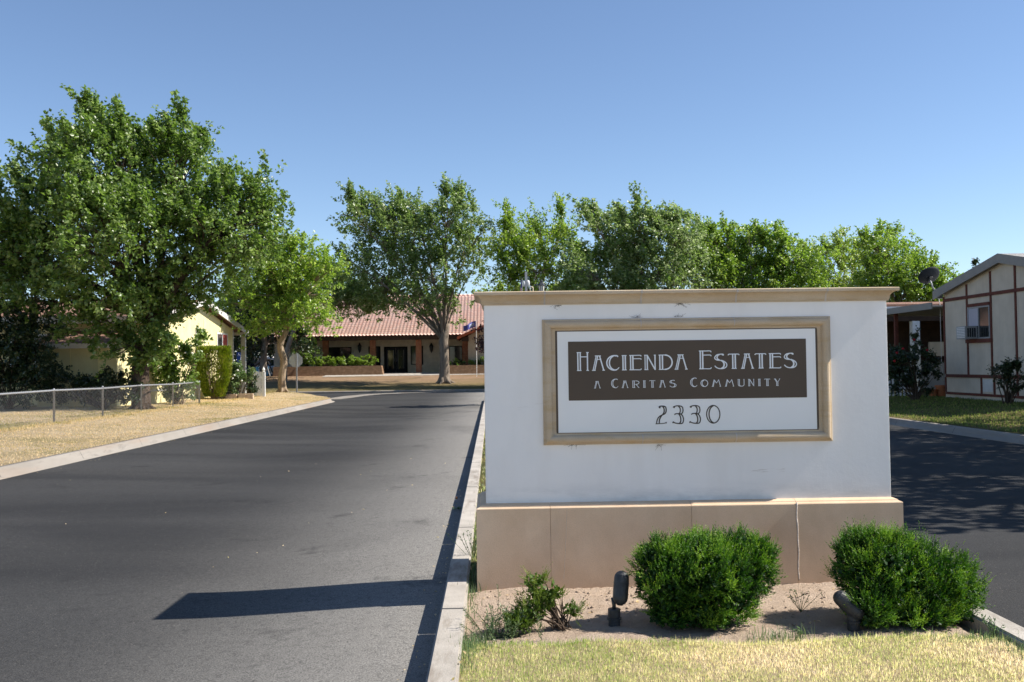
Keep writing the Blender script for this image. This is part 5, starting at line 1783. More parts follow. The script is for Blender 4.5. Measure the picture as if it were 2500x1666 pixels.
shrub('round_shrub', 'small dark round shrub left of the white picket gate', lb, 1500, 0.09, 'leaf_dark', bs, 77, clump=0.15)
for i, (xa, lab) in enumerate(((-11.55, 'long pale edging block below the rose bush'), (-11.05, 'pale edging block between the rose bush and the dark round shrub'), (-10.72, 'pale edging block next to the white picket gate'))):
    wdt = (0.42, 0.26, 0.20)[i]
    z = gz_left(xa, 44.4)
    tag(part('edging_block', MB().box(xa - wdt / 2 - 0.05, xa + wdt / 2 + 0.05, 44.3, 44.48, z - 0.05, z + 0.20 + 0.02 * i), 'pale_block', None, False, 0.02), lab, 'edging block', 'edging blocks of the rose bed')
gy0 = 46.6
gA, gB = P(619, 950, gy0), P(645, 950, gy0)
gz0 = gz_left(gA.x, gy0)
root = thing('picket_gate', 'white picket gate with a ball topped post in front of the porch', 'gate', ((gA.x + gB.x) / 2, gy0, gz0))
pk = 7
for i in range(pk):
    x = gA.x + (gB.x - 0.09 - gA.x) * i / (pk - 1)
    part('picket', MB().prism([(x - 0.026, gz0 + 0.02), (x + 0.026, gz0 + 0.02), (x + 0.026, gz0 + 1.12), (x, gz0 + 1.17), (x - 0.026, gz0 + 1.12)], 'y', gy0 - 0.02, gy0), 'white_paint', root)
part('rail', MB().box(gA.x - 0.02, gB.x - 0.04, gy0 + 0.002, gy0 + 0.04, gz0 + 0.30, gz0 + 0.38), 'white_paint', root)
part('rail', MB().box(gA.x - 0.02, gB.x - 0.04, gy0 - 0.05, gy0 - 0.022, gz0 + 0.84, gz0 + 0.93), 'white_paint', root)
gp2 = MB().box(gB.x - 0.05, gB.x + 0.05, gy0 - 0.05, gy0 + 0.05, gz0 - 0.05, gz0 + 1.14)
gp2.lathe((gB.x - 0.02, gy0, gz0 + 1.14), [(0.05, 0), (0.07, 0.015), (0.03, 0.03), (0.06, 0.08), (0.065, 0.12), (0.04, 0.17), (0.02, 0.22), (0.004, 0.24)], 12)
part('post', gp2, 'white_paint', root)
# accessible parking sign
sp0 = P(583, 871, 57.0)
root = thing('parking_sign', 'blue and white accessible parking sign seen under the porch', 'sign', (sp0.x, 57, 0.15))
part('pole', MB().tube([(sp0.x, 57.02, 0), (sp0.x, 57.02, sp0.z + 0.2)], 0.02, 8), 'galv', root)
bd = part('board', MB().box(sp0.x - 0.11, sp0.x + 0.11, 56.98, 56.995, sp0.z - 0.33, sp0.z + 0.25), 'blue_sign', root)
ic = MB()
q = Vector((sp0.x, 56.977, sp0.z + 0.1))
ic.tube([q + Vector((0.0, 0, 0.06)), q + Vector((0.0, 0, 0.0)), q + Vector((0.045, 0, 0.0)), q + Vector((0.06, 0, -0.05))], 0.010, 5)
ic.lathe(q + Vector((0, 0, 0.085)), [(0.003, -0.015), (0.014, 0), (0.003, 0.015)], 8)
ic.tube([q + Vector((0.05 * math.cos(R(a_)), 0, -0.03 + 0.05 * math.sin(R(a_)))) for a_ in range(120, 350, 20)], 0.008, 5)
part('wheelchair_symbol', ic, 'white_paint', bd)
# stop sign seen from behind
Ys = 51.0
c_ = P(722, 880.5, Ys)
sz = gz_left(c_.x, 51.0)
root = thing('stop_sign', 'grey back of an octagonal stop sign on a steel post', 'road sign', (c_.x, Ys, sz))
part('post', MB().box(c_.x + 0.01, c_.x + 0.075, Ys - 0.03, Ys + 0.03, sz - 0.1, c_.z + 0.40), 'galv', root)
ro = 0.34 / math.cos(R(22.5))
part('plate', MB().prism([(c_.x + ro * math.cos(R(22.5 + 45 * i)), c_.z + ro * math.sin(R(22.5 + 45 * i))) for i in range(8)], 'y', Ys + 0.033, Ys + 0.037), 'alu', root)


# ------------------------------------------------------------------ cars, playground, far mobile home at the left gap
def car(label, x, y, z, Lc, Wc, Hc, paint, yaw):
    root = thing('parked_car', label, 'car', (x, y, z))
    xf = Matrix.Translation((x, y, z)) @ Matrix.Rotation(yaw, 4, 'Z')
    h = Lc / 2
    body = MB().loft([[(sx, yy_, zz_) for sx, zz_ in ((-Wc / 2 * k_, 0.28), (-Wc / 2 * k_, zt * .8), (-Wc / 2 * k_ * .93, zt), (Wc / 2 * k_ * .93, zt), (Wc / 2 * k_, zt * .8), (Wc / 2 * k_, 0.28))]
                      for yy_, zt, k_ in ((-h, 0.62, 0.86), (-h + 0.15, 0.80, 0.97), (-h * 0.35, 0.92, 1), (h * 0.5, 0.95, 1), (h - 0.2, 0.92, 0.98), (h, 0.7, 0.88))], True, True, True)
    part('body', body, paint, root, False, 0.03, xf)
    cab = MB().loft([[(-Wc / 2 * .93, a_, .93), (Wc / 2 * .93, a_, .93), (Wc / 2 * .74, b_, Hc), (-Wc / 2 * .74, b_, Hc)] for a_, b_ in ((-h * .38, -h * .08), (h * .85, h * .5))], True, True, True)
    part('cabin', cab, 'glass', root, False, 0.03, xf)
    part('roof', MB().box(-Wc / 2 * .74, Wc / 2 * .74, -h * .1, h * .52, Hc - 0.02, Hc + 0.03), paint, root, False, 0.02, xf)
    for sx in (-1, 1):
        for yy_ in (-h * .62, h * .62):
            w = MB()
            rings = [[(sx * Wc / 2 * q, yy_ + r * math.cos(2 * math.pi * i / 16), 0.32 + r * math.sin(2 * math.pi * i / 16)) for i in range(16)] for q, r in ((0.82, 0.31), (0.98, 0.32), (1.0, 0.29))]
            wo = part('wheel', w.loft(rings, True, True, True), 'tyre', root, False, 0, xf)
            rings = [[(sx * Wc / 2 * q, yy_ + 0.19 * math.cos(2 * math.pi * i / 12), 0.32 + 0.19 * math.sin(2 * math.pi * i / 12)) for i in range(12)] for q in (0.99, 1.008)]
            part('rim', MB().loft(rings, True, True, True), 'galv', wo, False, 0, xf)
        part('tail_lamp', MB().box(sx * Wc / 2 * .62 - 0.14, sx * Wc / 2 * .62 + 0.14, -h * 1.0 - 0.02, -h + 0.06, 0.66, 0.80) if True else None, 'tail_red', root, False, 0.01, xf)
    return root


cp = P(597, 905, 76)
car('dark blue parked car partly hidden behind the porch post', cp.x - 0.3, 77, gz_park(0, 77), 4.4, 1.8, 1.42, 'car_dark', R(14))
cp = P(661, 906, 88)
car('white parked car beyond the playground', cp.x, 90, 0.94, 4.5, 1.8, 1.45, 'car_white', R(4))
pc = P(640, 905, 80)
px0, py0, pz0 = pc.x, 80, gz_park(pc.x, 80)
root = thing('swing_frame', 'black steel play frame with blue panels beside the picket gate', 'playground', (px0, py0, pz0))
mb = MB()
tz = P(645, 870, 80).z
xa, xb, xc = P(600, 900, 80).x, P(646, 870, 80).x, P(664, 900, 80).x
for dy in (-0.8, 0.8):
    mb.tube([(xa + 0.2, py0 + dy, pz0), (xb, py0 + dy * .5, tz)], 0.06, 6)
    mb.tube([(xc, py0 + dy, pz0), (xb, py0 + dy * .5, tz)], 0.06, 6)
mb.tube([(xa + 0.9, py0 - 0.5, pz0 + 0.9), (xc - 0.3, py0 - 0.5, pz0 + 1.5)], 0.05, 6)
mb.tube([(xa, py0 - 0.6, pz0 + 0.25), (xb, py0 - 0.5, pz0 + 1.3), (xc, py0 - 0.5, pz0 + 1.3)], 0.12, 6)
part('frame', mb, 'black_plastic', root)
for px in (624, 636, 648):
    xx_ = P(px, 905, 80).x
    part('panel', MB().box(xx_ - 0.16, xx_ + 0.16, py0 + 0.3, py0 + 0.35, pz0 + 0.05, pz0 + 0.75), 'blue_plastic', root)
hx0, hx1 = P(606, 880, 95).x, P(652, 880, 95).x
root = thing('mobile_home', 'far pale blue and white mobile home beyond the playground', 'house', ((hx0 + hx1) / 2, 97, 0.94))
hz1 = P(620, 872, 95).z
part('wall', MB().box(hx0, hx1, 95, 101, 0.7, hz1), 'pale_trim', root)
part('roof', MB().prism([(hx0 - 0.3, hz1 + 0.25), (hx1 + 0.5, hz1 - 0.35), (hx1 + 0.5, hz1 - 0.2), (hx0 - 0.3, hz1 + 0.42)], 'y', 94.3, 101.5), 'white_paint', root)
part('door', MB().box(hx0 + 0.8, hx0 + 1.4, 94.96, 94.998, 1.0, hz1 - 0.5), 'white_paint', root)
window_y(root, 95, hx0 + 0.1, hx0 + 0.7, 1.6, hz1 - 0.3)

# ------------------------------------------------------------------ clubhouse
club = thing('clubhouse', 'long low clubhouse with red clay tile roof and brick porch columns', 'building', (-8, 86, 1.08))
YE, ZE_, YRg, PIT = 80.5, 4.12, 90.0, 0.40
CX0, CX1 = -19.0, 16.0
FZ = 1.10
# wavy tile roof
pitch = 0.29
xs = np.arange(CX0, CX1, pitch / 6)
rows = int((YRg - YE) / 0.42)
V, Fc = [], []
nx = len(xs)
ph = (xs / pitch) % 1.0
wave = np.where(ph < 0.62, np.sin(np.pi * ph / 0.62) * 0.048, -np.sin(np.pi * (ph - 0.62) / 0.38) * 0.022)
for r in range(rows):
    for e in (0, 1):
        y = YE + (YRg - YE) * (r + e) / rows
        z = ZE_ + PIT * (y - YE) + (0.04 if e == 0 else 0.0)
        V.append(np.stack([xs, np.full(nx, y + (0 if e == 0 else 0.03)), z + wave * (1.0 if e == 0 else 0.9)], 1))
V = np.concatenate(V)
nr_ = rows * 2
i_, j_ = np.meshgrid(np.arange(nx - 1), np.arange(nr_ - 1))
k_ = (j_ * nx + i_).ravel()
Fc = np.stack([k_, k_ + 1, k_ + 1 + nx, k_ + nx], 1)
me = npmesh('tile_roof', V - np.array(club.location), Fc)
link('tile_roof', me, 'tile', club, True)
part('roof_back', MB().prism([(YRg, ZE_ + PIT * (YRg - YE) - 0.05), (99.5, ZE_), (99.5, ZE_ - 0.1), (YRg, ZE_ + PIT * (YRg - YE) - 0.2), (YE + 0.1, ZE_ - 0.12), (YE + 0.1, ZE_ - 0.05)], 'x', CX0 + 0.02, CX1 - 0.05), 'clay_red', club)
mb = MB()
zr = ZE_ + PIT * (YRg - YE)
x = CX0
while x < CX1 - 0.4:
    mb.tube([(x, YRg, zr + 0.03), (x + 0.42, YRg, zr + 0.05)], [0.13, 0.15], 8)
    x += 0.40
part('ridge_tiles', mb, 'tile', club, True)
part('fascia', MB().box(CX0, CX1, YE + 0.05, YE + 0.14, ZE_ - 0.34, ZE_ - 0.02), 'dark_brown', club)
YWL = 84.6
wl = MB().box(CX0 + 0.6, CX1, YWL, 98.8, 0.6, ZE_ + 1.4)
part('wall', wl, 'porch_stucco', club)
part('porch_soffit', MB().box(CX0 + 0.1, CX1 - 0.1, YE + 0.141, YWL - 0.002, ZE_ - 0.20, ZE_ - 0.13), 'dark_brown', club)
part('porch_floor', MB().box(CX0, CX1, 80.8, YWL - 0.002, 0.5, FZ), 'concrete', club)
for px in (795, 910.5, 1022.5, 1136):
    xx_ = P(px, 870, 81.7).x
    part('column', MB().box(xx_ - 0.23, xx_ + 0.23, 81.5, 81.96, FZ + 0.002, ZE_ - 0.205), 'red_brick', club)
# double door
dx0, dx1 = P(938, 870, YWL).x, P(995, 870, YWL).x
dz1 = P(960, 847, YWL).z
dm = (dx0 + dx1) / 2
fr_ = MB()
fr_.box(dx0, dx0 + 0.14, YWL - 0.07, YWL - 0.002, FZ + 0.01, dz1)
fr_.box(dx1 - 0.14, dx1, YWL - 0.07, YWL - 0.002, FZ + 0.01, dz1)
fr_.box(dx0 + 0.14, dx1 - 0.14, YWL - 0.07, YWL - 0.002, dz1 - 0.12, dz1)
part('door_frame', fr_, 'dark', club)
for s in (0, 1):
    a_, b_ = (dx0 + 0.145, dm - 0.01) if s == 0 else (dm + 0.01, dx1 - 0.145)
    dd = MB()
    dd.box(a_, a_ + 0.16, YWL - 0.06, YWL - 0.005, FZ + 0.012, dz1 - 0.125)
    dd.box(b_ - 0.16, b_, YWL - 0.06, YWL - 0.005, FZ + 0.012, dz1 - 0.125)
    dd.box(a_ + 0.16, b_ - 0.16, YWL - 0.06, YWL - 0.005, FZ + 0.012, FZ + 0.35)
    dd.box(a_ + 0.16, b_ - 0.16, YWL - 0.06, YWL - 0.005, dz1 - 0.28, dz1 - 0.125)
    do = part('door', dd, 'dish_grey', club)
    part('pane', MB().box(a_ + 0.155, b_ - 0.155, YWL - 0.04, YWL - 0.02, FZ + 0.34, dz1 - 0.27), 'glass', do)
    rim = MB()
    rim.box(a_ + 0.16, a_ + 0.19, YWL - 0.066, YWL - 0.0605, FZ + 0.35, dz1 - 0.28)
    rim.box(b_ - 0.19, b_ - 0.16, YWL - 0.066, YWL - 0.0605, FZ + 0.35, dz1 - 0.28)
    part('glazing_bead', rim, 'grey_trim', do)
    hx = dm - 0.09 if s == 0 else dm + 0.09
    part('handle', MB().tube([(hx, YWL - 0.10, FZ + 0.95), (hx, YWL - 0.10, FZ + 1.25)], 0.015, 6), 'galv', do)


def dwin(pa, pb, pt, pbm, n=1, glass='glass'):
    x0_, x1_ = P(pa, 870, YWL).x, P(pb, 870, YWL).x
    window_y(club, YWL, x0_, x1_, P((pa + pb) / 2, pbm, YWL).z, P((pa + pb) / 2, pt, YWL).z, 0.07, 'dark', n, glass)


dwin(900, 929, 846, 893)
dwin(1003, 1033, 845, 891)
dwin(800, 858, 848, 890, 2)
dwin(1096, 1129, 845, 893, 2)
for px in (878, 1053):
    q = P(px, 850, YWL - 0.15)
    lo = MB().lathe(q, [(0.01, -0.42), (0.08, -0.3), (0.14, -0.12), (0.16, 0.12), (0.20, 0.14), (0.10, 0.28), (0.02, 0.45)], 6)
    lo.box(q.x - 0.05, q.x + 0.05, YWL - 0.12, YWL - 0.003, q.z - 0.05, q.z + 0.05)
    tag(part('wall_lantern', lo, 'black_plastic'), 'black wall lantern left of the double doors' if px < 900 else 'black wall lantern right of the double doors', 'lantern', 'wall lanterns under the clubhouse porch')
# projecting gable wing
wx0 = P(1143, 860, 80.2).x
wx1 = wx0 + 11.5
wm = (wx0 + wx1) / 2
ez = P(1143, 820, 80.2).z
wing = MB().prism([(wx0, 0.6), (wx1, 0.6), (wx1, ez), (wm, ez + 2.4), (wx0, ez)], 'y', 80.2, YWL + 4)
part('wing_wall', wing, 'tan_stucco', club)
sl_ = 2.4 / (wm - wx0)
rk = MB()
for s in (-1, 1):
    xe = wm + s * (wm - wx0 + 0.85)
    ze = ez - 0.85 * sl_
    rk.prism([(xe, ze + 0.06), (wm, ez + 2.4 + 0.06), (wm, ez + 2.4 + 0.28), (xe, ze + 0.28)], 'y', 79.2, 88)
part('wing_roof', rk, 'clay_red', club)
part('wing_beam', MB().box(wx0 - 0.5, wx0 + 0.05, 79.4, 80.19, ez - 0.45, ez - 0.15), 'dark_brown', club)
# walk and planters
wk = MB()
wk.add([(-13.2, 77.6, gz_park(0, 77.6) + 0.02), (20, 78.6, gz_park(0, 78.6) + 0.02), (20, 80.82, FZ - 0.02), (-13.2, 80.82, FZ - 0.02)], [(0, 1, 2, 3)])
struct(part('sidewalk', wk, 'concrete'))


def planter(label, px0_, px1_, ptop, Yp, depth, taper=0.25):
    x0_, x1_ = P(px0_, 900, Yp).x, P(px1_, 900, Yp).x
    zt = P((px0_ + px1_) / 2, ptop, Yp).z
    zb = gz_park(0, Yp) - 0.1
    m_ = MB()
    rr1 = [(x0_, Yp - 0.12, zb), (x1_ + taper * .6, Yp - 0.12, zb), (x1_ + taper * .6, Yp + depth, zb), (x0_, Yp + depth, zb)]
    rr2 = [(x0_, Yp, zt), (x1_, Yp, zt), (x1_, Yp + depth, zt), (x0_, Yp + depth, zt)]
    ins = [(x0_ + .2, Yp + .2, zt), (x1_ - .2, Yp + .2, zt), (x1_ - .2, Yp + depth - .2, zt), (x0_ + .2, Yp + depth - .2, zt)]
    ins2 = [(p[0], p[1], zt - 0.12) for p in ins]
    m_.loft([rr1, rr2, ins, ins2], True, False, True)
    tag(part('brick_planter', m_, 'tan_brick'), label, 'planter', 'brick planters before the clubhouse')
    return x0_, x1_, zt


x0_, x1_, zt = planter('long tan brick planter left of the clubhouse doors', 667, 931, 894.5, 79.6, 1.6)
lb = []
xx_ = x0_ + 3.2
while xx_ < x1_ - 0.6:
    lb.append((xx_, 80.4, zt + 0.36 + random.uniform(-.03, .05), 0.62, 0.55, 0.40))
    xx_ += 0.62
shrub('clipped_hedge', 'low sunlit green hedge growing in the long left planter', lb, 13000, 0.09, 'leaf_light', (x0_ + 5, 80.4, zt - 0.12), 81, 'hedge', clump=0.13)
lb = [lobe_px(x, y, r, 80.6, random.uniform(-.3, .3), 1, 1) for x, y, r in ((745, 862, 20), (760, 850, 16), (735, 885, 16), (752, 885, 14), (770, 868, 10), (725, 855, 14))]
bs = Vector(lb[0][:3])
bs.z = zt - 0.1
shrub('leafy_shrub', 'tall leafy shrub in the planter right of the stop sign', lb, 2600, 0.15, 'leaf_mulberry', bs, 82, clump=0.3, shoots=12, shoot_len=0.6)
x0_, x1_, zt = planter('short tan brick planter right of the grey trunk', 1096, 1300, 891, 79.0, 1.0, 0.1)
lb = []
xx_ = x0_ + 0.4
while xx_ < x1_ - 0.2:
    lb.append((xx_, 79.5, zt + 0.16, 0.5, 0.4, 0.28))
    xx_ += 0.5
shrub('low_hedge', 'low dark plants in the short planter right of the grey trunk', lb, 4200, 0.12, 'leaf_mulberry', (x0_ + 2, 79.5, zt - 0.12), 83, 'hedge', clump=0.2)
# blue flag
fa = P(1162.5, 793, 76.0)
root = thing('blue_flag', 'blue flag with a pale emblem waving left of the sign', 'flag', (fa.x, 76, gz_park(0, 76)))
part('pole', MB().tube([(fa.x, 76, gz_park(0, 76) - 0.1), (fa.x, 76, P(1162, 782, 76).z)], 0.022, 8), 'white_paint', root)


def cloth(x0_, z0_, cols, rows_, fn):
    m_ = MB()
    V_ = [fn(i / cols, j / rows_) for j in range(rows_ + 1) for i in range(cols + 1)]
    F_ = [(j * (cols + 1) + i, j * (cols + 1) + i + 1, (j + 1) * (cols + 1) + i + 1, (j + 1) * (cols + 1) + i) for j in range(rows_) for i in range(cols)]
    return m_.add(V_, F_)


zt_, zb_ = P(1162, 784, 76).z, P(1162, 799, 76).z


def ff(u_, v_, dyy=0.0):
    return (fa.x - 0.03 - 0.95 * u_, 76 + 0.12 * math.sin(u_ * 7) + dyy, zt_ - (zt_ - zb_) * v_ * (1 - 0.15 * u_) - 0.36 * u_ + 0.05 * math.sin(u_ * 6))


fl = part('cloth', cloth(0, 0, 14, 6, ff), 'blue_cloth', root, True)
part('emblem', cloth(0, 0, 8, 4, lambda u_, v_: ff(0.12 + 0.4 * u_, 0.25 + 0.5 * v_, -0.01)), 'pale_blue_cloth', fl, True)
# limp striped flag, white pole and lantern post standing behind the sign
q = P(1272, 700, 36)
root = thing('striped_flag', 'limp red and white striped flag with blue top showing above the cap', 'flag', (q.x, 36, 0.11))
part('pole', MB().tube([(q.x + 0.04, 36, 0.05), (q.x + 0.04, 36, P(1272, 680, 36).z)], 0.012, 8), 'galv', root)
zt_ = P(1270, 682, 36).z


def fs(u_, v_):
    return (q.x + 0.035 - 0.115 * u_ * (0.25 + 0.75 * v_), 36 + 0.03 * math.sin(u_ * 9), zt_ - 0.85 * v_ - 0.05 * u_)


fl = part('cloth', cloth(0, 0, 6, 12, fs), 'white_cloth', root, True)
part('blue_canton', cloth(0, 0, 4, 5, lambda u_, v_: (lambda p: (p[0], p[1] - 0.008, p[2]))(fs(u_, 0.34 * v_))), 'blue_cloth', fl, True)
for s in range(6):
    v0 = 0.36 + s * 0.105
    part('red_stripe', cloth(0, 0, 5, 2, lambda u_, v_: (lambda p: (p[0], p[1] - 0.008, p[2]))(fs(u_, v0 + 0.05 * v_ + 0.05 * u_))), 'red_cloth', fl, True)
q = P(1284, 664, 35)
root = thing('white_pole', 'plain white pole with twin lamp housings rising behind the sign', 'pole', (q.x, 35, 0.11))
part('shaft', MB().box(q.x - 0.04, q.x + 0.04, 34.96, 35.04, 0.05, q.z), 'pale_trim', root, False, 0.01)
for s in (-1, 1):
    zz_ = P(1284, 692, 35).z
    xx_ = q.x + s * 0.075
    part('lamp_housing', MB().lathe((xx_, 35, zz_), [(0.02, -0.12), (0.045, -0.10), (0.055, 0.0), (0.045, 0.07), (0.01, 0.11)], 10), 'white_paint', root, True)
q = P(1322, 700, 32)
root = thing('lantern_post', 'black lantern with frosted panes on a post behind the sign', 'street lamp', (q.x, 32, 0.11))
zt_ = P(1322, 697.5, 32).z
part('post', MB().lathe((q.x, 32, 0.05), [(0.10, 0), (0.10, 0.3), (0.05, 0.4), (0.045, zt_ - 0.55), (0.08, zt_ - 0.5), (0.05, zt_ - 0.42)], 12), 'black_plastic', root, True)
part('lantern_roof', MB().lathe((q.x, 32, zt_), [(0.125, 0), (0.125, 0.012), (0.06, 0.09), (0.045, 0.13), (0.05, 0.14), (0.02, 0.18), (0.006, 0.21)], 6), 'black_plastic', root)
part('lantern_glass', MB().lathe((q.x, 32, zt_ - 0.34), [(0.065, 0), (0.095, 0.335)], 6), 'frosted', root)
bars = MB()
for k_ in range(6):
    a_ = 2 * math.pi * k_ / 6
    bars.tube([(q.x + 0.068 * math.cos(a_), 32 + 0.068 * math.sin(a_), zt_ - 0.34), (q.x + 0.10 * math.cos(a_), 32 + 0.10 * math.sin(a_), zt_)], 0.008, 5)
part('lantern_bars', bars, 'black_plastic', root)

# ------------------------------------------------------------------ tan house on the right
XR = 15.0
ry0, ryr, ry1 = 24.73, 28.68, 32.63
rh = thing('tan_house', 'tan mobile home with red brown trim and a satellite dish at its eave', 'house', (22, 29, 0.33))
zE, zR = 3.78, 4.50
part('wall', MB().prism([(ry0, 0.2), (ry1, 0.2), (ry1, zE), (ryr, zR), (ry0, zE)], 'x', XR, 29), 'tan_siding', rh)
sl_ = (zR - zE) / 3.95
rf = MB()
for s in (-1, 1):
    ye = ryr + s * 4.30
    ze = zE - 0.35 * sl_
    rf.prism([(ye, ze + 0.06), (ryr, zR + 0.06), (ryr, zR + 0.17), (ye, ze + 0.17)], 'x', XR - 0.16, 29.4)
part('roof', rf, 'grey_shingle', rh)
fb = MB()
for s in (-1, 1):
    ye = ryr + s * 4.32
    ze = zE - 0.35 * sl_
    fb.prism([(ye, ze - 0.10), (ryr, zR - 0.10), (ryr, zR + 0.175), (ye, ze + 0.175)], 'x', XR - 0.20, XR - 0.162)
part('rake_board', fb, 'grey_trim', rh)
xt0, xt1 = XR - 0.03, XR - 0.002


def wy(px):
    """depth along the gable wall seen at pixel column px"""
    r_ = ray(px, 800)
    return XR / r_.x * r_.y


def trim(name, y0_, y1_, z0_, z1_, dx=0.0):
    return part(name, MB().box(xt0 - dx, xt1, y0_, y1_, z0_, z1_), 'redtrim', rh)


tw = 0.085
yv = [ry1 - tw, 30.96, 29.46, 28.05, 26.5, ry0]
for i, y in enumerate(yv):
    top = min(zR - 0.12 - abs(y + 0.05 - ryr) * sl_, zR)
    trim('upright_trim', y, y + tw, 1.12, top)
trim('belt_trim', ry0 + tw, ry1 - tw, 3.50, 3.60, 0.004)
trim('belt_trim', ry0 + tw, ry1 - tw, 1.02, 1.119, 0.004)
trim('belt_trim', ry0 + tw, ry1 - tw, 0.46, 0.54, 0.004)
for y in (ry1 - tw, 30.15, 29.36, 28.05, 26.5, ry0):
    trim('skirt_trim', y, y + 0.08, 0.54, 1.019)
wyn, wyf = 29.57, 30.95
wz0, wz1 = 2.22, 3.22
window_x(rh, XR, wyn, wyf, wz0, wz1, -1, 0.045, 'galv', (30.30, 30.90, 2.62, 3.17))
trim('window_head', wyn - 0.0, wyf, wz1 + 0.002, wz1 + 0.10, 0.02)
trim('window_sill', wyn - 0.12, wyf + 0.12, wz0 - 0.12, wz0 - 0.002, 0.03)
part('skirt_vent', MB().box(XR - 0.02, XR - 0.001, 29.5, 30.1, 0.60, 0.98), 'pale_trim', rh)
ac = thing('window_air_conditioner', 'white box air conditioner sticking out of the tan house window', 'air conditioner', (XR - 0.25, 30.6, wz0 + 0.02))
part('case', MB().box(XR - 0.42, XR - 0.04, 30.3, 30.9, wz0 + 0.005, wz0 + 0.40), 'galv', ac, False, 0.01)
gr_ = MB()
for i in range(7):
    z = wz0 + 0.04 + i * 0.05
    gr_.box(XR - 0.426, XR - 0.421, 30.34, 30.86, z, z + 0.03)
part('grille', gr_, 'white_paint', ac)
sg = MB()
for i in range(4):
    sg.box(XR - 0.36 + i * 0.07, XR - 0.31 + i * 0.07, 30.294, 30.299, wz0 + 0.06, wz0 + 0.34)
part('side_vent', sg, 'dish_grey', ac)
# satellite dish
dc = P(2270, 675, 33.3)
mnt = P(2291, 722, 33.3)
dish = thing('satellite_dish', 'dark grey oval satellite dish on a bent arm at the house eave', 'satellite dish', mnt)
dm_ = Matrix.Translation(dc) @ Matrix.Rotation(R(14), 4, 'Z') @ Matrix.Rotation(R(38), 4, 'X')
V_, F_ = [], []
NR, NS = 7, 28
for side_, dz_ in ((0, 0.0), (1, 0.016)):
    for i in range(NR + 1):
        r_ = i / NR
        for k_ in range(NS):
            a_ = 2 * math.pi * k_ / NS
            V_.append((0.40 * r_ * math.cos(a_), 0.10 - 0.10 * (1 - r_ * r_) * 1.0 + dz_ - 0.05, 0.34 * r_ * math.sin(a_)))
n1 = (NR + 1) * NS
for side_ in (0, 1):
    for i in range(NR):
        for k_ in range(NS):
            b = side_ * n1 + i * NS
            F_.append((b + k_, b + (k_ + 1) % NS, b + NS + (k_ + 1) % NS, b + NS + k_))
for k_ in range(NS):
    b = NR * NS
    F_.append((b + k_, b + (k_ + 1) % NS, n1 + b + (k_ + 1) % NS, n1 + b + k_))
part('reflector', MB().add(V_, F_), 'dish_grey', dish, True, 0, dm_)
back = dm_ @ Vector((0, -0.06, -0.10))
elb = Vector((dc.x + 0.02, dc.y - 0.12, dc.z - 0.36))
part('bracket', MB().box(-0.07, 0.07, -0.10, -0.045, -0.20, 0.03), 'black_plastic', dish, False, 0.01, dm_)
part('arm', MB().tube([back, elb + Vector((-0.02, 0, 0.10)), elb, mnt + Vector((-0.03, 0, 0.06)), mnt + Vector((0.03, 0, -0.06))], [0.025, 0.025, 0.025, 0.025, 0.03], 8), 'galv', dish, True)
part('mount_foot', MB().box(mnt.x - 0.02, mnt.x + 0.12, mnt.y - 0.08, mnt.y + 0.08, mnt.z - 0.10, mnt.z + 0.02), 'black_plastic', dish)
lnb = dm_ @ Vector((0, 0.42, -0.30))
part('feed_horn', MB().tube([dm_ @ Vector((0, -0.04, -0.30)), lnb], 0.014, 6).tube([lnb + Vector((0, 0, -0.04)), lnb + Vector((0, 0, 0.06))], 0.035, 8), 'black_plastic', dish)
cb = P(2294, 760, 33.15)
part('cable', MB().tube([mnt, (cb.x, 33.1, mnt.z - 0.35), (cb.x, 33.1, 1.4), (cb.x + 0.06, 33.1, 0.9)], 0.012, 5), 'pale_trim', dish, True)
# awning on the far side of the tan house
aw = thing('awning', 'grey metal awning on red brown posts left of the tan house', 'awning', (17, 36, 0.33))
az1 = 3.48
part('roof', MB().box(XR - 0.35, 24, ry1 + 0.05, 38.7, az1 - 0.12, az1 - 0.08), 'pale_trim', aw)
part('fascia', MB().box(XR - 0.40, XR - 0.352, ry1 + 0.05, 38.72, az1 - 0.20, az1 + 0.02), 'grey_trim', aw)
rb = MB()
y = ry1 + 0.2
while y < 38.6:
    rb.box(XR - 0.33, 23.9, y, y + 0.06, az1 - 0.17, az1 - 0.121)
    y += 0.35
part('purlin', rb, 'grey_trim', aw)
for (x, y) in ((XR - 0.1, 36.3), (XR - 0.1, 38.5)):
    part('post', MB().box(x - 0.06, x + 0.06, y - 0.06, y + 0.06, 0.25, az1 - 0.121), 'redtrim', aw)
# neighbour home behind the awning
nb = thing('neighbour_house', 'shaded brown house with a white edged porch behind the awning', 'house', (20, 44, 0.33))
part('wall', MB().box(14.9, 30, 43.0, 50, 0.2, 3.6), 'dark_brown', nb)
part('roof', MB().prism([(40.6, 3.78), (46, 4.18), (46, 4.30), (40.6, 3.90)], 'x', 13.0, 30), 'brown_shingle', nb)
part('porch_fascia', MB().box(13.0, 30, 40.5, 40.58, 3.62, 3.80), 'white_paint', nb)
part('porch_beam', MB().box(13.3, 30, 40.6, 40.75, 3.2, 3.58), 'dark_brown', nb)
part('porch_post', MB().box(17.35, 17.65, 40.6, 40.9, 0.2, 3.2), 'white_paint', nb)
part('door', MB().box(15.6, 16.6, 42.94, 42.998, 0.5, 2.7), 'dark', nb)
part('siding_panel', MB().box(18.6, 24, 41.9, 42.0, 1.75, 2.35), 'tan_siding', nb)
part('skirting', MB().box(18.0, 28, 41.8, 41.9, 0.2, 1.5), 'grey_trim', nb)
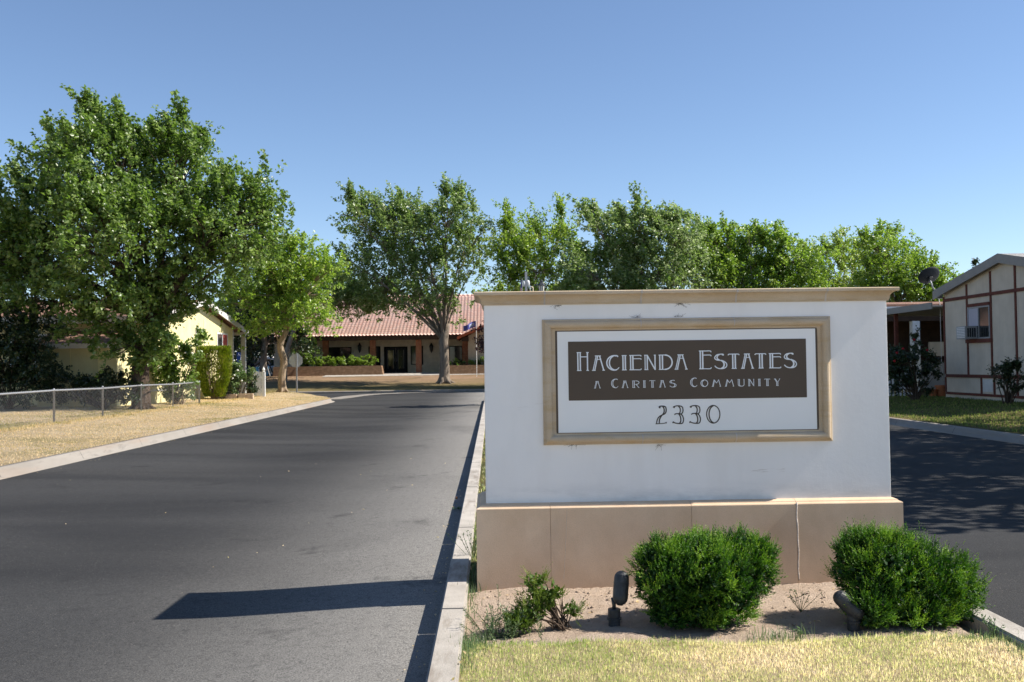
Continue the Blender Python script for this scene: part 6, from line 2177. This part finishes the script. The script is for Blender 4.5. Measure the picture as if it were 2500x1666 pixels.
# rose hedge, picket fence, pots, shrub
lb = [lobe_px(x, y, r, 31.6, random.uniform(-.4, .4), 1, 1) for x, y, r in ((2190, 890, 24), (2215, 880, 26), (2240, 890, 24), (2262, 895, 22), (2200, 920, 26), (2235, 920, 26), (2262, 922, 20), (2195, 855, 14), (2237, 850, 12), (2262, 865, 14), (2180, 870, 16), (2275, 905, 14), (2235, 835, 6), (2160, 900, 26), (2200, 942, 22), (2240, 944, 22), (2170, 932, 24), (2272, 942, 15))]
bs = Vector(lb[5][:3])
bs.z = 0.33
rose = shrub('rose_bush', 'dark rose hedge with red blooms under the grey awning', lb, 7500, 0.075, 'leaf_dark', bs, 91, clump=0.17, shoots=16, shoot_len=0.35)
mb = MB()
for (px, py) in ((2232, 830), (2264, 855), (2190, 862), (2205, 852), (2184, 882), (2212, 868)):
    mb.lathe(P(px, py, 31.0), [(0.005, -0.04), (0.045, -0.01), (0.04, 0.03), (0.008, 0.04)], 7)
part('blossoms', mb, 'flower_red', rose, True)
pf = thing('picket_fence', 'white picket fence between the rose hedge and the tan house', 'fence', (14.5, 34.2, 0.33))
for i in range(11):
    x = 13.5 + i * 0.13
    part('picket', MB().prism([(x - 0.035, 0.36), (x + 0.035, 0.36), (x + 0.035, 1.28), (x, 1.36), (x - 0.035, 1.28)], 'y', 34.2, 34.22), 'white_paint', pf)
for z in (0.62, 1.08):
    part('rail', MB().box(13.4, 14.85, 34.222, 34.26, z, z + 0.08), 'white_paint', pf)
for i, (px, py, r_, lab) in enumerate(((2300, 940, 0.22, 'large terracotta pot against the tan house corner'), (2277, 943, 0.15, 'small terracotta pot beside the rose hedge stems'))):
    q = P(px, py, 33.6)
    q.z = 0.33
    tag(part('flower_pot', MB().lathe(q, [(r_ * .7, 0), (r_ * .95, r_ * 1.5), (r_ * 1.08, r_ * 1.5), (r_ * 1.08, r_ * 1.8), (r_ * .9, r_ * 1.8), (r_ * .85, r_ * 1.6)], 14), 'terracotta'), lab, 'pot', 'terracotta pots by the picket fence')
lb = [lobe_px(x, y, r, 27.2, random.uniform(-.2, .2), 1, 1) for x, y, r in ((2460, 925, 24), (2440, 915, 18), (2480, 915, 20), (2455, 905, 16), (2465, 950, 18), (2490, 935, 14))]
bs = P(2462, 975, 27.2)
bs.z = 0.33
shrub('open_shrub', 'sparse dark twiggy shrub in front of the tan house skirting', lb, 2200, 0.055, 'leaf_dark', bs, 92, clump=0.18, stems=9, shoots=10, shoot_len=0.25)
